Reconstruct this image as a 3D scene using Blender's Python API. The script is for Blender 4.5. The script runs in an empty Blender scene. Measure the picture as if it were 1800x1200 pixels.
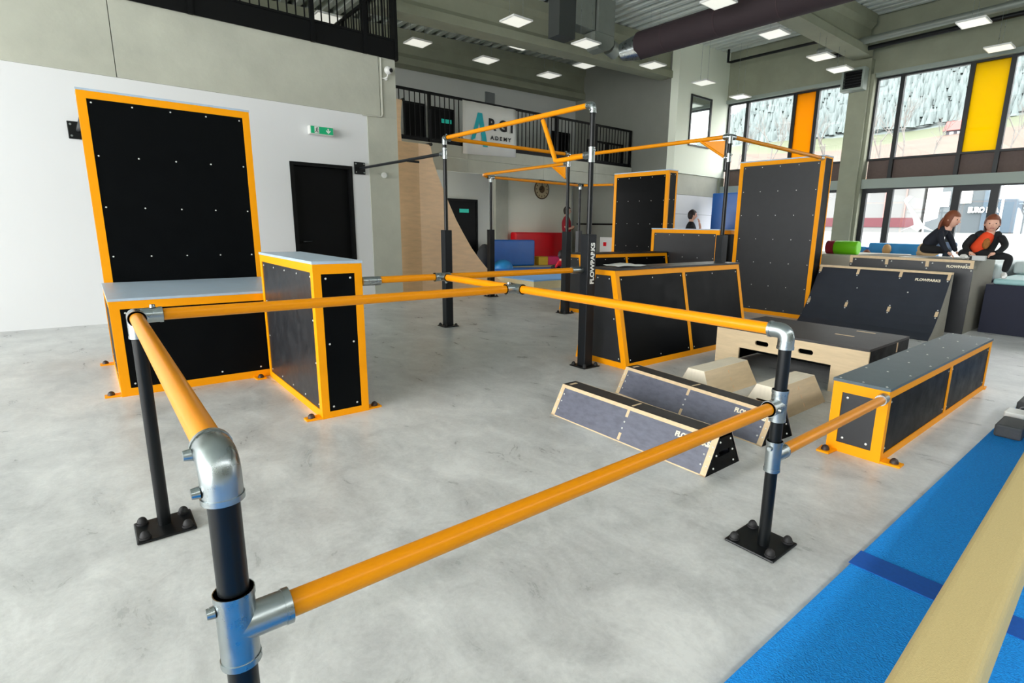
import bpy, bmesh, math, random
from mathutils import Vector as V, Matrix

random.seed(7)
sc = bpy.context.scene
col = sc.collection

# ------------------------------------------------------------------ camera
cam_d = bpy.data.cameras.new('camera'); cam = bpy.data.objects.new('camera', cam_d); col.objects.link(cam)
cam_d.sensor_width = 36.0; cam_d.lens = 946.378 / 1800 * 36.0; cam_d.shift_x = -60 / 1800
cam_d.clip_start = .02; cam_d.clip_end = 900
yaw, pitch, roll = .705618951, .207845177, .0180157238
cy_, sy_ = math.cos(yaw), math.sin(yaw)
right = V((cy_, -sy_, 0)); fwd = V((sy_, cy_, 0)); upv = V((0, 0, 1))
f2 = fwd * math.cos(pitch) - upv * math.sin(pitch); u2 = upv * math.cos(pitch) + fwd * math.sin(pitch)
dn = -u2
r_ = right * math.cos(roll) - dn * math.sin(roll); d_ = right * math.sin(roll) + dn * math.cos(roll)
M = Matrix.Identity(4)
for i, c in enumerate((r_, -d_, -f2)):
    for j in range(3): M[j][i] = c[j]
M.translation = V((0, 0, 1.3)); cam.matrix_world = M
sc.camera = cam

# ------------------------------------------------------------------ world, daylight, exposure
w = bpy.data.worlds.new('overcast_sky'); sc.world = w; w.use_nodes = True
bg = w.node_tree.nodes['Background']; bg.inputs[0].default_value = (.975, .99, .99, 1); bg.inputs[1].default_value = 5.4
def portal(name, loc, rot, sx, sy):
    d = bpy.data.lights.new(name, 'AREA'); d.shape = 'RECTANGLE'; d.size = sx; d.size_y = sy; d.cycles.is_portal = True
    o = bpy.data.objects.new(name, d); o.location = loc; o.rotation_euler = rot; col.objects.link(o)
HP = math.pi / 2
portal('daylight_east_upper', (15.12, 1.7, 4.0), (0, HP, 0), 2.0, 15.6)
portal('daylight_east_lower', (15.12, 1.7, 1.2), (0, HP, 0), 2.4, 15.6)
portal('daylight_west', (-8.52, 1.2, 2.6), (0, -HP, 0), 4.8, 13.0)
portal('added_roof_opening', (3.0, -5.3, 5.6), (0, 0, 0), 24.0, 1.4)  # unseen roof opening, added to brighten the floor and mats
portal('added_rear_opening', (2.3, 13.6, 1.475), (-HP, 0, 0), 7.6, 2.75)  # unseen wall opening, added to light the rear area
sc.view_settings.view_transform = 'Standard'; sc.view_settings.look = 'None'
sc.view_settings.exposure = 0.92; sc.view_settings.gamma = 1.0; sc.view_settings.use_curve_mapping = False
sc.cycles.use_denoising = True
sc.cycles.max_bounces = 10; sc.cycles.diffuse_bounces = 6; sc.cycles.transparent_max_bounces = 16
sc.cycles.caustics_reflective = False; sc.cycles.caustics_refractive = False; sc.cycles.sample_clamp_indirect = 6

# ------------------------------------------------------------------ materials
def lin(c): return tuple(((x / 255) / 12.92 if x <= 10 else ((x / 255 + .055) / 1.055) ** 2.4) for x in c)
def mat(name, c, rough=.5, metal=0., var=0., vs=6., stretch=(1, 1, 1), bump=0., bs=60., rvar=0., spec=.5, emit=0., coat=0.):
    m = bpy.data.materials.new(name); m.use_nodes = True; nt = m.node_tree; b = nt.nodes['Principled BSDF']
    l = lin(c); b.inputs['Base Color'].default_value = (*l, 1); b.inputs['Roughness'].default_value = rough
    b.inputs['Metallic'].default_value = metal; b.inputs['Specular IOR Level'].default_value = spec
    if coat: b.inputs['Coat Weight'].default_value = coat; b.inputs['Coat Roughness'].default_value = .12
    if emit: b.inputs['Emission Color'].default_value = (*l, 1); b.inputs['Emission Strength'].default_value = emit
    N = nt.nodes.new; L = nt.links.new
    if var or bump or rvar:
        tc = N('ShaderNodeTexCoord'); mp = N('ShaderNodeMapping'); mp.inputs['Scale'].default_value = stretch
        L(tc.outputs['Object'], mp.inputs[0])
    if var or rvar:
        n = N('ShaderNodeTexNoise'); n.inputs['Scale'].default_value = vs; n.inputs['Detail'].default_value = 7; n.inputs['Roughness'].default_value = .62
        L(mp.outputs[0], n.inputs['Vector'])
    if var:
        r = N('ShaderNodeValToRGB'); r.color_ramp.elements[0].position = .28; r.color_ramp.elements[1].position = .72
        r.color_ramp.elements[0].color = (*[x * (1 - var) for x in l], 1); r.color_ramp.elements[1].color = (*[min(1, x * (1 + var)) for x in l], 1)
        L(n.outputs['Fac'], r.inputs[0]); L(r.outputs[0], b.inputs['Base Color'])
    if rvar:
        q = N('ShaderNodeMapRange'); q.inputs['From Min'].default_value = .3; q.inputs['From Max'].default_value = .7
        q.inputs['To Min'].default_value = max(.02, rough - rvar); q.inputs['To Max'].default_value = rough + rvar
        L(n.outputs['Fac'], q.inputs[0]); L(q.outputs[0], b.inputs['Roughness'])
    if bump:
        n2 = N('ShaderNodeTexNoise'); n2.inputs['Scale'].default_value = bs; n2.inputs['Detail'].default_value = 4
        L(mp.outputs[0], n2.inputs['Vector']); bp = N('ShaderNodeBump'); bp.inputs['Strength'].default_value = bump; bp.inputs['Distance'].default_value = .02
        L(n2.outputs['Fac'], bp.inputs['Height']); L(bp.outputs[0], b.inputs['Normal'])
    return m
def glass(name, tint=(1, 1, 1), gl=.06, mixcol=None, a=0.):
    m = bpy.data.materials.new(name); m.use_nodes = True; nt = m.node_tree; nt.nodes.clear(); N = nt.nodes.new; L = nt.links.new
    o = N('ShaderNodeOutputMaterial'); t = N('ShaderNodeBsdfTransparent'); t.inputs[0].default_value = (*tint, 1)
    g = N('ShaderNodeBsdfGlossy'); g.inputs['Roughness'].default_value = .02; x = N('ShaderNodeMixShader'); x.inputs[0].default_value = gl
    L(t.outputs[0], x.inputs[1]); L(g.outputs[0], x.inputs[2])
    if mixcol:
        d = N('ShaderNodeBsdfTranslucent'); d.inputs[0].default_value = (*lin(mixcol), 1); y = N('ShaderNodeMixShader'); y.inputs[0].default_value = a
        L(x.outputs[0], y.inputs[1]); L(d.outputs[0], y.inputs[2]); L(y.outputs[0], o.inputs[0])
    else: L(x.outputs[0], o.inputs[0])
    return m
def floor_mat():
    m = bpy.data.materials.new('polished_concrete'); m.use_nodes = True; nt = m.node_tree; b = nt.nodes['Principled BSDF']; N = nt.nodes.new; L = nt.links.new
    tc = N('ShaderNodeTexCoord')
    def noise(s, d, r=.6, st=(1, 1, 1)):
        mp = N('ShaderNodeMapping'); mp.inputs['Scale'].default_value = st; L(tc.outputs['Object'], mp.inputs[0])
        n = N('ShaderNodeTexNoise'); n.inputs['Scale'].default_value = s; n.inputs['Detail'].default_value = d; n.inputs['Roughness'].default_value = r
        n.inputs['Distortion'].default_value = .6; L(mp.outputs[0], n.inputs['Vector']); return n
    n1, n2, n3 = noise(.9, 6), noise(5, 8, .7, (1, .55, 1)), noise(46, 5, .7)
    mx = N('ShaderNodeMath'); mx.operation = 'MULTIPLY_ADD'; mx.inputs[1].default_value = .5; L(n2.outputs['Fac'], mx.inputs[0]); 
    m2 = N('ShaderNodeMath'); m2.operation = 'MULTIPLY'; m2.inputs[1].default_value = .5; L(n1.outputs['Fac'], m2.inputs[0]); L(m2.outputs[0], mx.inputs[2])
    m3 = N('ShaderNodeMath'); m3.operation = 'MULTIPLY_ADD'; m3.inputs[1].default_value = .18; L(n3.outputs['Fac'], m3.inputs[0]); L(mx.outputs[0], m3.inputs[2])
    r = N('ShaderNodeValToRGB'); e = r.color_ramp.elements; e[0].position = .42; e[1].position = .70
    e[0].color = (*lin((168, 169, 168)), 1); e[1].color = (*lin((222, 223, 221)), 1)
    L(m3.outputs[0], r.inputs[0]); L(r.outputs[0], b.inputs['Base Color'])
    q = N('ShaderNodeMapRange'); q.inputs['From Min'].default_value = .35; q.inputs['From Max'].default_value = .7; q.inputs['To Min'].default_value = .27; q.inputs['To Max'].default_value = .46
    L(n2.outputs['Fac'], q.inputs[0]); L(q.outputs[0], b.inputs['Roughness'])
    b.inputs['Specular IOR Level'].default_value = .5
    bp = N('ShaderNodeBump'); bp.inputs['Strength'].default_value = .06; bp.inputs['Distance'].default_value = .01; L(n3.outputs['Fac'], bp.inputs['Height']); L(bp.outputs[0], b.inputs['Normal'])
    return m

FLOOR = floor_mat()
ORANGE = mat('orange_powder_coat', (252, 162, 0), .5, var=.03, vs=3, spec=.2)
YELLOW = mat('amber_pipe_paint', (232, 144, 0), .34, var=.04, vs=5, spec=.22, coat=.08)
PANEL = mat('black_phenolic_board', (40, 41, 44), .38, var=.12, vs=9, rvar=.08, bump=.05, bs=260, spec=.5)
PANEL_SHADE = mat('shaded_phenolic_board', (7, 9, 11), .42, var=.15, vs=7, rvar=.08, bump=.05, bs=260, spec=.07)  # PANEL board again, shade mixed into the colour, mainly for camera-side faces
TOPB = mat('glare_grey_grip_board', (178, 196, 213), .38, var=.1, vs=12, rvar=.07, bump=.06, bs=300)  # grey board, its colour lightened with the glare that falls on the tops
EDGE = mat('board_edge', (22, 20, 22), .6)
SCREW = mat('screw_steel', (225, 225, 220), .4, metal=.3)
BLACKM = mat('black_steel', (10, 13, 15), .34, var=.1, vs=20, spec=.3)
SLEEVE = mat('charcoal_sleeve_steel', (20, 23, 27), .45, var=.1, vs=20, spec=.3)
GALV = mat('galvanised_steel', (166, 173, 174), .3, metal=1.0, var=.1, vs=14, rvar=.08)
RUBBER = mat('black_rubber', (28, 27, 28), .65)
CAPB = mat('brown_bolt_cap', (52, 38, 34), .5)
PLY = mat('birch_plywood', (214, 191, 155), .55, var=.1, vs=5, stretch=(1, 1, 7), bump=.05, bs=90)
PLYL = mat('pale_birch_ply', (238, 227, 205), .5, var=.06, vs=6, stretch=(1, 6, 1))
PLYEDGE = mat('ply_edge', (216, 190, 152), .6, var=.1, vs=30)
RAMPPLY = mat('tan_ramp_plywood', (244, 208, 170), .55, var=.09, vs=4, stretch=(1, 1, 5))
RAMPPLYD = mat('darker_ramp_plywood', (226, 188, 146), .55, var=.1, vs=4, stretch=(1, 1, 5))
CARPG = mat('grey_carpet_board', (142, 138, 127), .9, var=.25, vs=160, bump=.3, bs=220)
WHITEW = mat('white_plaster', (226, 227, 228), .75, bump=.03, bs=60)
GREYW = mat('grey_plaster', (128, 130, 121), .85, var=.04, vs=2)
CONC = mat('shuttered_concrete', (184, 185, 171), .75, var=.12, vs=1.4, bump=.12, bs=14)
CONCD = mat('precast_concrete', (150, 153, 132), .8, var=.1, vs=1.6, bump=.1, bs=14)
DECK = mat('galvanised_roof_deck', (206, 212, 206), .5, metal=.1, var=.06, vs=2)
BLACK = mat('black_paint', (8, 9, 10), .5, spec=.2)
DOORM = mat('black_door_leaf', (6, 7, 8), .5, spec=.15)
FRAMEM = mat('anthracite_aluminium', (20, 24, 26), .45)
ALU = mat('grey_green_aluminium', (150, 160, 150), .5)
BROWN = mat('brown_spandrel', (96, 80, 74), .7, var=.08, vs=20)
GLASS = glass('window_glass')
GLASSO = glass('orange_window_glass', gl=.05, mixcol=(184, 134, 2), a=.93)
GLASSY = glass('yellow_window_glass', gl=.05, mixcol=(182, 158, 4), a=.93)
BLUEMAT = mat('blue_carpet_pile', (6, 150, 254), .95, var=.2, vs=90, bump=.6, bs=150)
BLUEBAND = mat('navy_hook_band', (4, 84, 176), .8, var=.1, vs=60)
SUEDE = mat('sand_suede', (206, 184, 128), .9, var=.07, vs=180, bump=.15, bs=300)
BLUEV = mat('blue_vinyl', (6, 92, 176), .3, var=.08, vs=3, bump=.25, bs=5)
BLUEL = mat('light_blue_vinyl', (40, 140, 205), .45)
NAVY = mat('navy_pit_fabric', (7, 13, 40), .7, var=.15, vs=3)
REDV = mat('red_vinyl', (232, 10, 30), .35, var=.06, vs=4, bump=.25, bs=5)
BEIGE = mat('beige_carpet', (202, 190, 150), .9, var=.06, vs=30)
SKYB = mat('sky_blue_carpet', (120, 170, 225), .9, var=.06, vs=30)
MIDB = mat('mid_blue_carpet', (38, 105, 190), .9, var=.06, vs=30)
MATW = mat('pale_grey_vinyl', (205, 215, 215), .5, bump=.1, bs=4)
LIME = mat('lime_vinyl', (120, 215, 20), .45)
MAROON = mat('maroon_vinyl', (150, 30, 50), .5)
BANNER = mat('white_banner_cloth', (222, 222, 216), .8, bump=.3, bs=3)
TEAL = mat('teal_print', (30, 170, 180), .7)
INK = mat('black_print', (16, 16, 18), .7)
WPRINT = mat('white_print', (235, 235, 230), .6)
CREAM = mat('cream_print', (236, 226, 200), .6)
WHITEP = mat('white_plastic', (230, 230, 226), .4)
GREEN = mat('exit_green', (0, 140, 92), .5, emit=.25)
LAMPM = mat('lamp_diffuser', (240, 240, 228), .5, emit=.38)
DUCTM = mat('maroon_black_duct_fabric', (46, 34, 38), .8, var=.1, vs=5, bump=.2, bs=6)
SKIN = mat('skin', (224, 172, 148), .55)
HAIRR = mat('auburn_hair', (122, 66, 40), .6, var=.25, vs=60, stretch=(4, 4, 1))
HAIRB = mat('blond_hair', (188, 146, 92), .6, var=.25, vs=60, stretch=(4, 4, 1))
HAIRD = mat('dark_hair', (32, 22, 20), .6, var=.2, vs=60)
NAVYC = mat('navy_jacket_cloth', (20, 24, 36), .85, var=.2, vs=20)
BLACKC = mat('black_cloth', (16, 17, 20), .85, var=.2, vs=20)
REDC = mat('dark_red_cloth', (150, 12, 34), .8)
ORC = mat('orange_shirt_cloth', (232, 70, 22), .8)
TAN = mat('tan_cloth', (205, 172, 128), .85, var=.1, vs=10)
OCHRE = mat('ochre_print', (150, 92, 34), .8, var=.4, vs=30)
HILLM = None

# ------------------------------------------------------------------ mesh helpers
class MB:
    def __init__(s): s.v = []; s.f = []; s.sm = []
    def add(s, vs, fs, smooth=False):
        b = len(s.v); s.v += [V(p) for p in vs]; s.f += [tuple(i + b for i in f) for f in fs]; s.sm += [smooth] * len(fs); return s
    def hexa(s, p):
        return s.add(p, [(3, 2, 1, 0), (4, 5, 6, 7), (0, 1, 5, 4), (1, 2, 6, 5), (2, 3, 7, 6), (3, 0, 4, 7)])
    def box(s, x0, x1, y0, y1, z0, z1):
        return s.hexa([(x0, y0, z0), (x1, y0, z0), (x1, y1, z0), (x0, y1, z0), (x0, y0, z1), (x1, y0, z1), (x1, y1, z1), (x0, y1, z1)])
    def prism(s, poly, axis, a, b):
        n = len(poly)
        def P(p, t): return {'x': (t, p[0], p[1]), 'y': (p[0], t, p[1]), 'z': (p[0], p[1], t)}[axis]
        vs = [P(p, a) for p in poly] + [P(p, b) for p in poly]
        return s.add(vs, [tuple(range(n)), tuple(range(2 * n - 1, n - 1, -1))] + [(i, i + n, (i + 1) % n + n, (i + 1) % n) for i in range(n)])
    def cyl(s, p0, p1, r0, r1=None, n=20, caps=True, smooth=True):
        p0, p1 = V(p0), V(p1); r1 = r0 if r1 is None else r1; d = (p1 - p0).normalized()
        a = d.orthogonal().normalized(); b = d.cross(a)
        vs = []
        for p, r in ((p0, r0), (p1, r1)):
            vs += [p + (a * math.cos(t) + b * math.sin(t)) * r for t in (2 * math.pi * i / n for i in range(n))]
        s.add(vs, [(i, (i + 1) % n, (i + 1) % n + n, i + n) for i in range(n)], smooth)
        if caps: s.add(vs[:n], [tuple(range(n - 1, -1, -1))]); s.add(vs[n:], [tuple(range(n))])
        return s
    def sweep(s, pts, r, n=20, caps=True):
        pts = [V(p) for p in pts]; rs = r if isinstance(r, (list, tuple)) else [r] * len(pts); rings = []; a = None
        for i, p in enumerate(pts):
            d = (pts[min(i + 1, len(pts) - 1)] - pts[max(i - 1, 0)]).normalized()
            a = d.orthogonal().normalized() if a is None else (a - d * a.dot(d)).normalized()
            b = d.cross(a); rings.append([p + (a * math.cos(2 * math.pi * k / n) + b * math.sin(2 * math.pi * k / n)) * rs[i] for k in range(n)])
        vs = [q for R in rings for q in R]; fs = []
        for i in range(len(pts) - 1):
            fs += [(i * n + k, i * n + (k + 1) % n, (i + 1) * n + (k + 1) % n, (i + 1) * n + k) for k in range(n)]
        s.add(vs, fs, True)
        if caps: s.add(rings[0], [tuple(range(n - 1, -1, -1))]); s.add(rings[-1], [tuple(range(n))])
        return s
    def ball(s, c, rx, ry=None, rz=None, n=16, m=10, z0=-1., z1=1.):
        ry = rx if ry is None else ry; rz = rx if rz is None else rz; c = V(c); a0, a1 = math.asin(z0), math.asin(z1); vs = []
        for j in range(m + 1):
            t = a0 + (a1 - a0) * j / m
            vs += [c + V((rx * math.cos(t) * math.cos(2 * math.pi * i / n), ry * math.cos(t) * math.sin(2 * math.pi * i / n), rz * math.sin(t))) for i in range(n)]
        fs = [(j * n + i, j * n + (i + 1) % n, (j + 1) * n + (i + 1) % n, (j + 1) * n + i) for j in range(m) for i in range(n)]
        return s.add(vs, fs, True)

def tag(o, label=None, cat=None, group=None, kind=None):
    for k, v in (('label', label), ('category', cat), ('group', group), ('kind', kind)):
        if v: o[k] = v
    return o
def obj(name, mb, m, parent=None, label=None, bevel=0., kind=None, weld=False):
    off = V((0, 0, 0)); p = parent
    while p is not None: off += p.location; p = p.parent
    me = bpy.data.meshes.new(name); me.from_pydata([tuple(v - off) for v in mb.v], [], mb.f); me.polygons.foreach_set('use_smooth', mb.sm)
    me.materials.append(m); me.update()
    bm = bmesh.new(); bm.from_mesh(me)
    if weld or bevel: bmesh.ops.remove_doubles(bm, verts=bm.verts, dist=1e-5)
    bmesh.ops.recalc_face_normals(bm, faces=bm.faces); bm.to_mesh(me); bm.free()
    o = bpy.data.objects.new(name, me); col.objects.link(o); o.parent = parent
    if bevel:
        b = o.modifiers.new('bevel', 'BEVEL'); b.width = bevel; b.segments = 2; b.limit_method = 'ANGLE'; b.angle_limit = .6
    if label: o['label'] = label
    if kind: o['kind'] = kind
    return o
def thing(name, label, cat, loc=(0, 0, 0), group=None, kind=None):
    o = bpy.data.objects.new(name, None); col.objects.link(o); o.location = loc; o.empty_display_size = .1
    return tag(o, label, cat, group, kind)
def struct(name, mb, m, parent=None, bevel=0.):
    o = obj(name, mb, m, parent, bevel=bevel)
    if parent is None: o['kind'] = 'structure'
    return o
def B(*a): return MB().box(*a)
def text_mb(s, size, origin, xdir, ydir, depth=.002, bold=0., align='CENTER', sx=1.):
    cu = bpy.data.curves.new('t', 'FONT'); cu.body = s; cu.size = size; cu.align_x = align; cu.align_y = 'CENTER'; cu.offset = bold; cu.extrude = depth / 2
    o = bpy.data.objects.new('t', cu); col.objects.link(o); dg = bpy.context.evaluated_depsgraph_get(); dg.update()
    me = bpy.data.meshes.new_from_object(o.evaluated_get(dg)); xd, yd = V(xdir), V(ydir); zd = xd.cross(yd); o0 = V(origin); mb = MB()
    mb.add([o0 + xd * v.co.x * sx + yd * v.co.y + zd * (v.co.z + depth / 2) for v in me.vertices], [tuple(p.vertices) for p in me.polygons])
    bpy.data.objects.remove(o); bpy.data.meshes.remove(me); return mb

def inset(q, ws):
    """inset planar quad q (CCW) by widths of its 4 edges (edge i from q[i] to q[i+1])"""
    n = (q[1] - q[0]).cross(q[3] - q[0]).normalized(); ls = []
    for i in range(4):
        d = (q[(i + 1) % 4] - q[i]).normalized(); ls.append((q[i] + n.cross(d) * ws[i], d))
    out = []
    for i in range(4):
        p1, d1 = ls[i - 1]; p2, d2 = ls[i]
        m1 = n.cross(d2); t = (p2 - p1).dot(m1) / d1.dot(m1); out.append(p1 + d1 * t)
    return out, n
def slab(mb, q, n, d0, d1):
    return mb.hexa([p - n * d1 for p in q] + [p - n * d0 for p in q])
def screws(mb, q, n, nx, ny, ins=.03, off=0., r=.0075, ring=False):
    qi, _ = inset(q, [ins] * 4)
    for i in range(nx):
        for j in range(ny):
            if ring and 0 < i < nx - 1 and 0 < j < ny - 1: continue
            a = i / (nx - 1) if nx > 1 else .5; b = j / (ny - 1) if ny > 1 else .5
            p = qi[0].lerp(qi[1], a).lerp(qi[3].lerp(qi[2], a), b) + n * off; e = (qi[1] - qi[0]).normalized(); g = n.cross(e)
            ring_ = [p + (e * math.cos(k * math.pi / 3) + g * math.sin(k * math.pi / 3)) * r for k in range(6)]
            mb.add(ring_ + [p + n * r * .5], [(k, (k + 1) % 6, 6) for k in range(6)], True)
def framed(th, C, faces, w=.06, top=True, fm=ORANGE, topm=TOPB, tops=None, board=.018, tover=.004):
    """C: 8 corners (bottom b0 x0y0, b1 x1y0, b2 x1y1, b3 x0y1, then the top four)"""
    C = [V(c) for c in C]; fr = MB(); sm = MB()
    F = dict(front=(3, 0, 4, 7), right=(0, 1, 5, 4), back=(1, 2, 6, 5), left=(2, 3, 7, 6))
    for k, idx in F.items():
        sp = faces.get(k, {}); q = [C[i] for i in idx]; ww = sp.get('w', [w] * 4); qi, n = inset(q, ww)
        for i in range(4):
            j = (i + 1) % 4; fr.add([q[i], q[j], qi[j], qi[i], qi[j] - n * .025, qi[i] - n * .025], [(0, 1, 2, 3), (3, 2, 4, 5)])
        cuts = [0] + sp.get('mid', []) + [1]; hw = w * .4
        for a, b in zip(cuts[:-1], cuts[1:]):
            ln = (qi[1] - qi[0]).length; da = hw / ln if a > 0 else 0; db = hw / ln if b < 1 else 0
            p = [qi[0].lerp(qi[1], a + da), qi[0].lerp(qi[1], b - db), qi[3].lerp(qi[2], b - db), qi[3].lerp(qi[2], a + da)]
            pn = obj('board', slab(MB(), p, n, .006, .022), sp.get('m', PANEL), th)
            nx, ny = sp.get('s', (0, 0))
            if nx: screws(sm, p, n, nx, ny, off=-.006, ring=sp.get('ring', False))
            if b < 1:
                slab(fr, [qi[0].lerp(qi[1], b - db), qi[0].lerp(qi[1], b + db), qi[3].lerp(qi[2], b + db), qi[3].lerp(qi[2], b - db)], n, 0, .03)
    f = obj('steel_frame', fr, fm, th)
    if top:
        t = [C[4], C[5], C[6], C[7]]; z = V((0, 0, 1))
        o_ = [(-tover, -tover), (tover, -tover), (tover, tover), (-tover, tover)]; t = [p + V((a, b, 0)) for p, (a, b) in zip(t, o_)]
        tb = obj('top_board', MB().hexa(t + [p + z * board for p in t]), topm, th)
        ti, _ = inset(t, [.002] * 4)
        if tops: screws(sm, [p + z * board for p in t], z, tops[0], tops[1], off=0, ins=.03, r=.008)
    if sm.v: obj('screw_heads', sm, SCREW, th, kind='stuff')
    return f
def rect(x0, x1, y0, y1, z1, z0=0.):
    return [(x0, y0, z0), (x1, y0, z0), (x1, y1, z0), (x0, y1, z0), (x0, y0, z1), (x1, y0, z1), (x1, y1, z1), (x0, y1, z1)]
def foot(th, x, y, dx, dy, fm=ORANGE):
    px, py = -dy, dx; a = .045
    q = [(x + px * a, y + py * a), (x - px * a, y - py * a), (x + dx * .1 - px * a * .8, y + dy * .1 - py * a * .8), (x + dx * .1 + px * a * .8, y + dy * .1 + py * a * .8)]
    f = obj('foot_plate', MB().prism(q, 'z', .001, .012), fm, th)
    obj('bolt_cap', MB().ball((x + dx * .06, y + dy * .06, .012), .024, .024, .03, n=12, m=5, z0=0), CAPB, f)

# ------------------------------------------------------------------ pipe fittings
PR = .0242; FR = .0308
def bolt(mb, p, d): mb.cyl(V(p), V(p) + V(d) * .012, .011, .009, n=8)
def tee(th, p, run, br, L=.13, side=.085):
    p, run, br = V(p), V(run), V(br); mb = MB(); mb.cyl(p - run * L / 2, p + run * L / 2, FR, n=24)
    for e in (-1, 1): mb.cyl(p + run * e * (L / 2 - .012), p + run * e * L / 2, FR + .0016, n=24)
    mb.cyl(p, p + br * side, FR, n=24); mb.cyl(p + br * (side - .012), p + br * side, FR + .0016, n=24)
    x = run.cross(br); bolt(mb, p + br * (side * .7) + x * FR, x); bolt(mb, p - br * FR + run * L * .3, -br)
    return obj('clamp_fitting', mb, GALV, th)
def elbow(th, p, d1, d2, L=.07, bd=(-1, 0, 0)):
    p, d1, d2, bd = V(p), V(d1), V(d2), V(bd); k = .036
    pts = [p + d1 * L, p + d1 * k] + [p + d1 * k * (1 - i / 9) ** 2 + d2 * k * (i / 9) ** 2 for i in range(1, 9)] + [p + d2 * k, p + d2 * L]; mb = MB().sweep(pts, FR, n=24)
    for d in (d1, d2): mb.cyl(p + d * (L - .01), p + d * L, FR + .0018, n=24); bolt(mb, p + d * (L - .022) + bd * FR, bd)
    return obj('elbow_fitting', mb, GALV, th)
def corner3(th, p, ds, L=.08):
    p = V(p); mb = MB().ball(p, FR, n=24, m=12)
    for d in ds:
        d = V(d); mb.cyl(p, p + d * L, FR, n=24); mb.cyl(p + d * (L - .012), p + d * L, FR + .0016, n=24)
    bolt(mb, p + V(ds[0]) * L * .65 + V(ds[-1]) * -FR, -V(ds[-1]))
    return obj('corner_fitting', mb, GALV, th)
def rail(label, pts, name='balance_rail', group=None):
    c = (V(pts[0]) + V(pts[-1])) / 2
    return tag(obj(name, MB().sweep(pts, PR, n=24), YELLOW), label, 'rail', group)
def base_plate(th, x, y, hx, hy, m=BLACKM, z=.012):
    pl = obj('base_plate', B(x - hx, x + hx, y - hy, y + hy, .001, z), m, th, bevel=.006)
    for a in (-1, 1):
        for b in (-1, 1):
            mb = MB().cyl((x + a * (hx - .03), y + b * (hy - .03), z), (x + a * (hx - .03), y + b * (hy - .03), z + .008), .022, n=14)
            mb.ball((x + a * (hx - .03), y + b * (hy - .03), z + .008), .019, .019, .024, n=14, m=6, z0=0); obj('bolt_cap', mb, RUBBER, pl)

# ================================================================== SETTING
XW, YW, XG, YB, ZD = 15.0, 9.48, 12.52, 13.45, 6.3
def deck(x): return 6.28 + .045 * (x - 15)
floor = struct('floor', B(-8.8, 15.3, -6.3, 13.8, -.2, 0), FLOOR)
tag(floor, 'polished grey concrete floor of the hall')
# left wall with its door opening
mb = MB().box(-8.8, 2.464, 8.81, 9.11, 0, 3.0).box(3.396, 3.68, 8.81, 9.11, 0, 3.0).box(2.464, 3.396, 8.81, 9.11, 2.2, 3.0)
tag(struct('wall_left', mb, WHITEW), 'white plastered wall below the concrete beam')
bm_ = MB().box(-8.8, .55, 8.79, 9.15, 3.0, 3.9).box(.558, 3.90, 8.79, 9.15, 3.0, 3.9)
tag(struct('wall_beam', bm_, CONC), 'pale concrete beam above the white wall')
tag(struct('wall_column', B(3.68, 4.18, 8.795, 9.2, 0, 3.0).box(3.91, 4.18, 8.79, 9.2, 3.0, 3.9), CONC), 'concrete column at the end of the white wall')
d = thing('door_1', None, None, (2.93, 8.85, 0), kind='structure'); tag(d, 'black door leaf in the white wall')
obj('door_frame', MB().box(2.464, 2.52, 8.80, 8.95, 0, 2.2).box(3.345, 3.396, 8.80, 8.95, 0, 2.2).box(2.52, 3.345, 8.80, 8.95, 2.15, 2.2), BLACK, d)
obj('door_leaf', B(2.52, 3.345, 8.88, 8.93, .005, 2.15), DOORM, d)
hd = MB().sweep([(2.60, 8.88, 1.03), (2.60, 8.83, 1.03), (2.72, 8.83, 1.03)], .011, n=10); obj('door_handle', hd, BLACKM, d)
tag(struct('floor_gallery', B(-8.8, 4.18, 8.82, 13.8, 3.6, 3.895), CONCD), 'gallery slab above the white wall')
tag(struct('wall_back', MB().box(6.1, 15.0, YB, YB + .3, 0, ZD + .3).box(-8.8, 6.1, YB, YB + .3, 2.85, ZD + .3).box(-8.8, -1.5, YB, YB + .3, 0, 2.85).box(-1.5, 6.1, YB, YB + .3, 0, .1), mat('back_wall_plaster', (214, 216, 212), .8, var=.03, vs=1)), 'pale rear wall behind the gallery')  # the hidden gap in this wall is added to let daylight in
tag(struct('wall_far', B(XG, XG + .25, YW + .252, YB, 0, ZD + .3), GREYW), 'grey wall beside the gallery end')
tag(struct('wall_front', B(XG, XW, YW, YW + .25, 2.85, ZD + .3), mat('cool_white_plaster', (240, 246, 228), .8)), 'white wall with an inner window')
# lower band of the white wall: precast panels
wl = thing('wall_lower', None, None, (13.7, 9.5, 0), kind='structure'); tag(wl, 'pale panelled lower band of the white wall')
zz = [0, .62, 1.2, 1.75, 2.28, 2.84]
for a, b in zip(zz[:-1], zz[1:]): obj('wall_panel', B(XG, 14.72, YW + .03, YW + .25, a + .008, b), WHITEW if b < 2.8 else CONC, wl)
obj('corner_post', B(14.72, XW, YW - .02, YW + .25, 0, 2.85), CONCD, wl)
# inner window in the white wall
wi = thing('window_1', None, None, (13.57, YW, 3.6), kind='structure'); tag(wi, 'black framed inner window in the white wall')
mb = MB().box(13.09, 13.14, YW - .03, YW + .02, 3.6, 4.93).box(14.02, 14.08, YW - .03, YW + .02, 3.6, 4.93).box(13.14, 14.02, YW - .03, YW + .02, 4.88, 4.93).box(13.14, 14.02, YW - .03, YW + .02, 3.6, 3.64)
obj('window_frame', mb, FRAMEM, wi); obj('window_pane', B(13.14, 14.02, YW - .012, YW - .004, 3.64, 4.88), mat('mirror_glass', (196, 206, 204), .04, metal=.9), wi)
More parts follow.
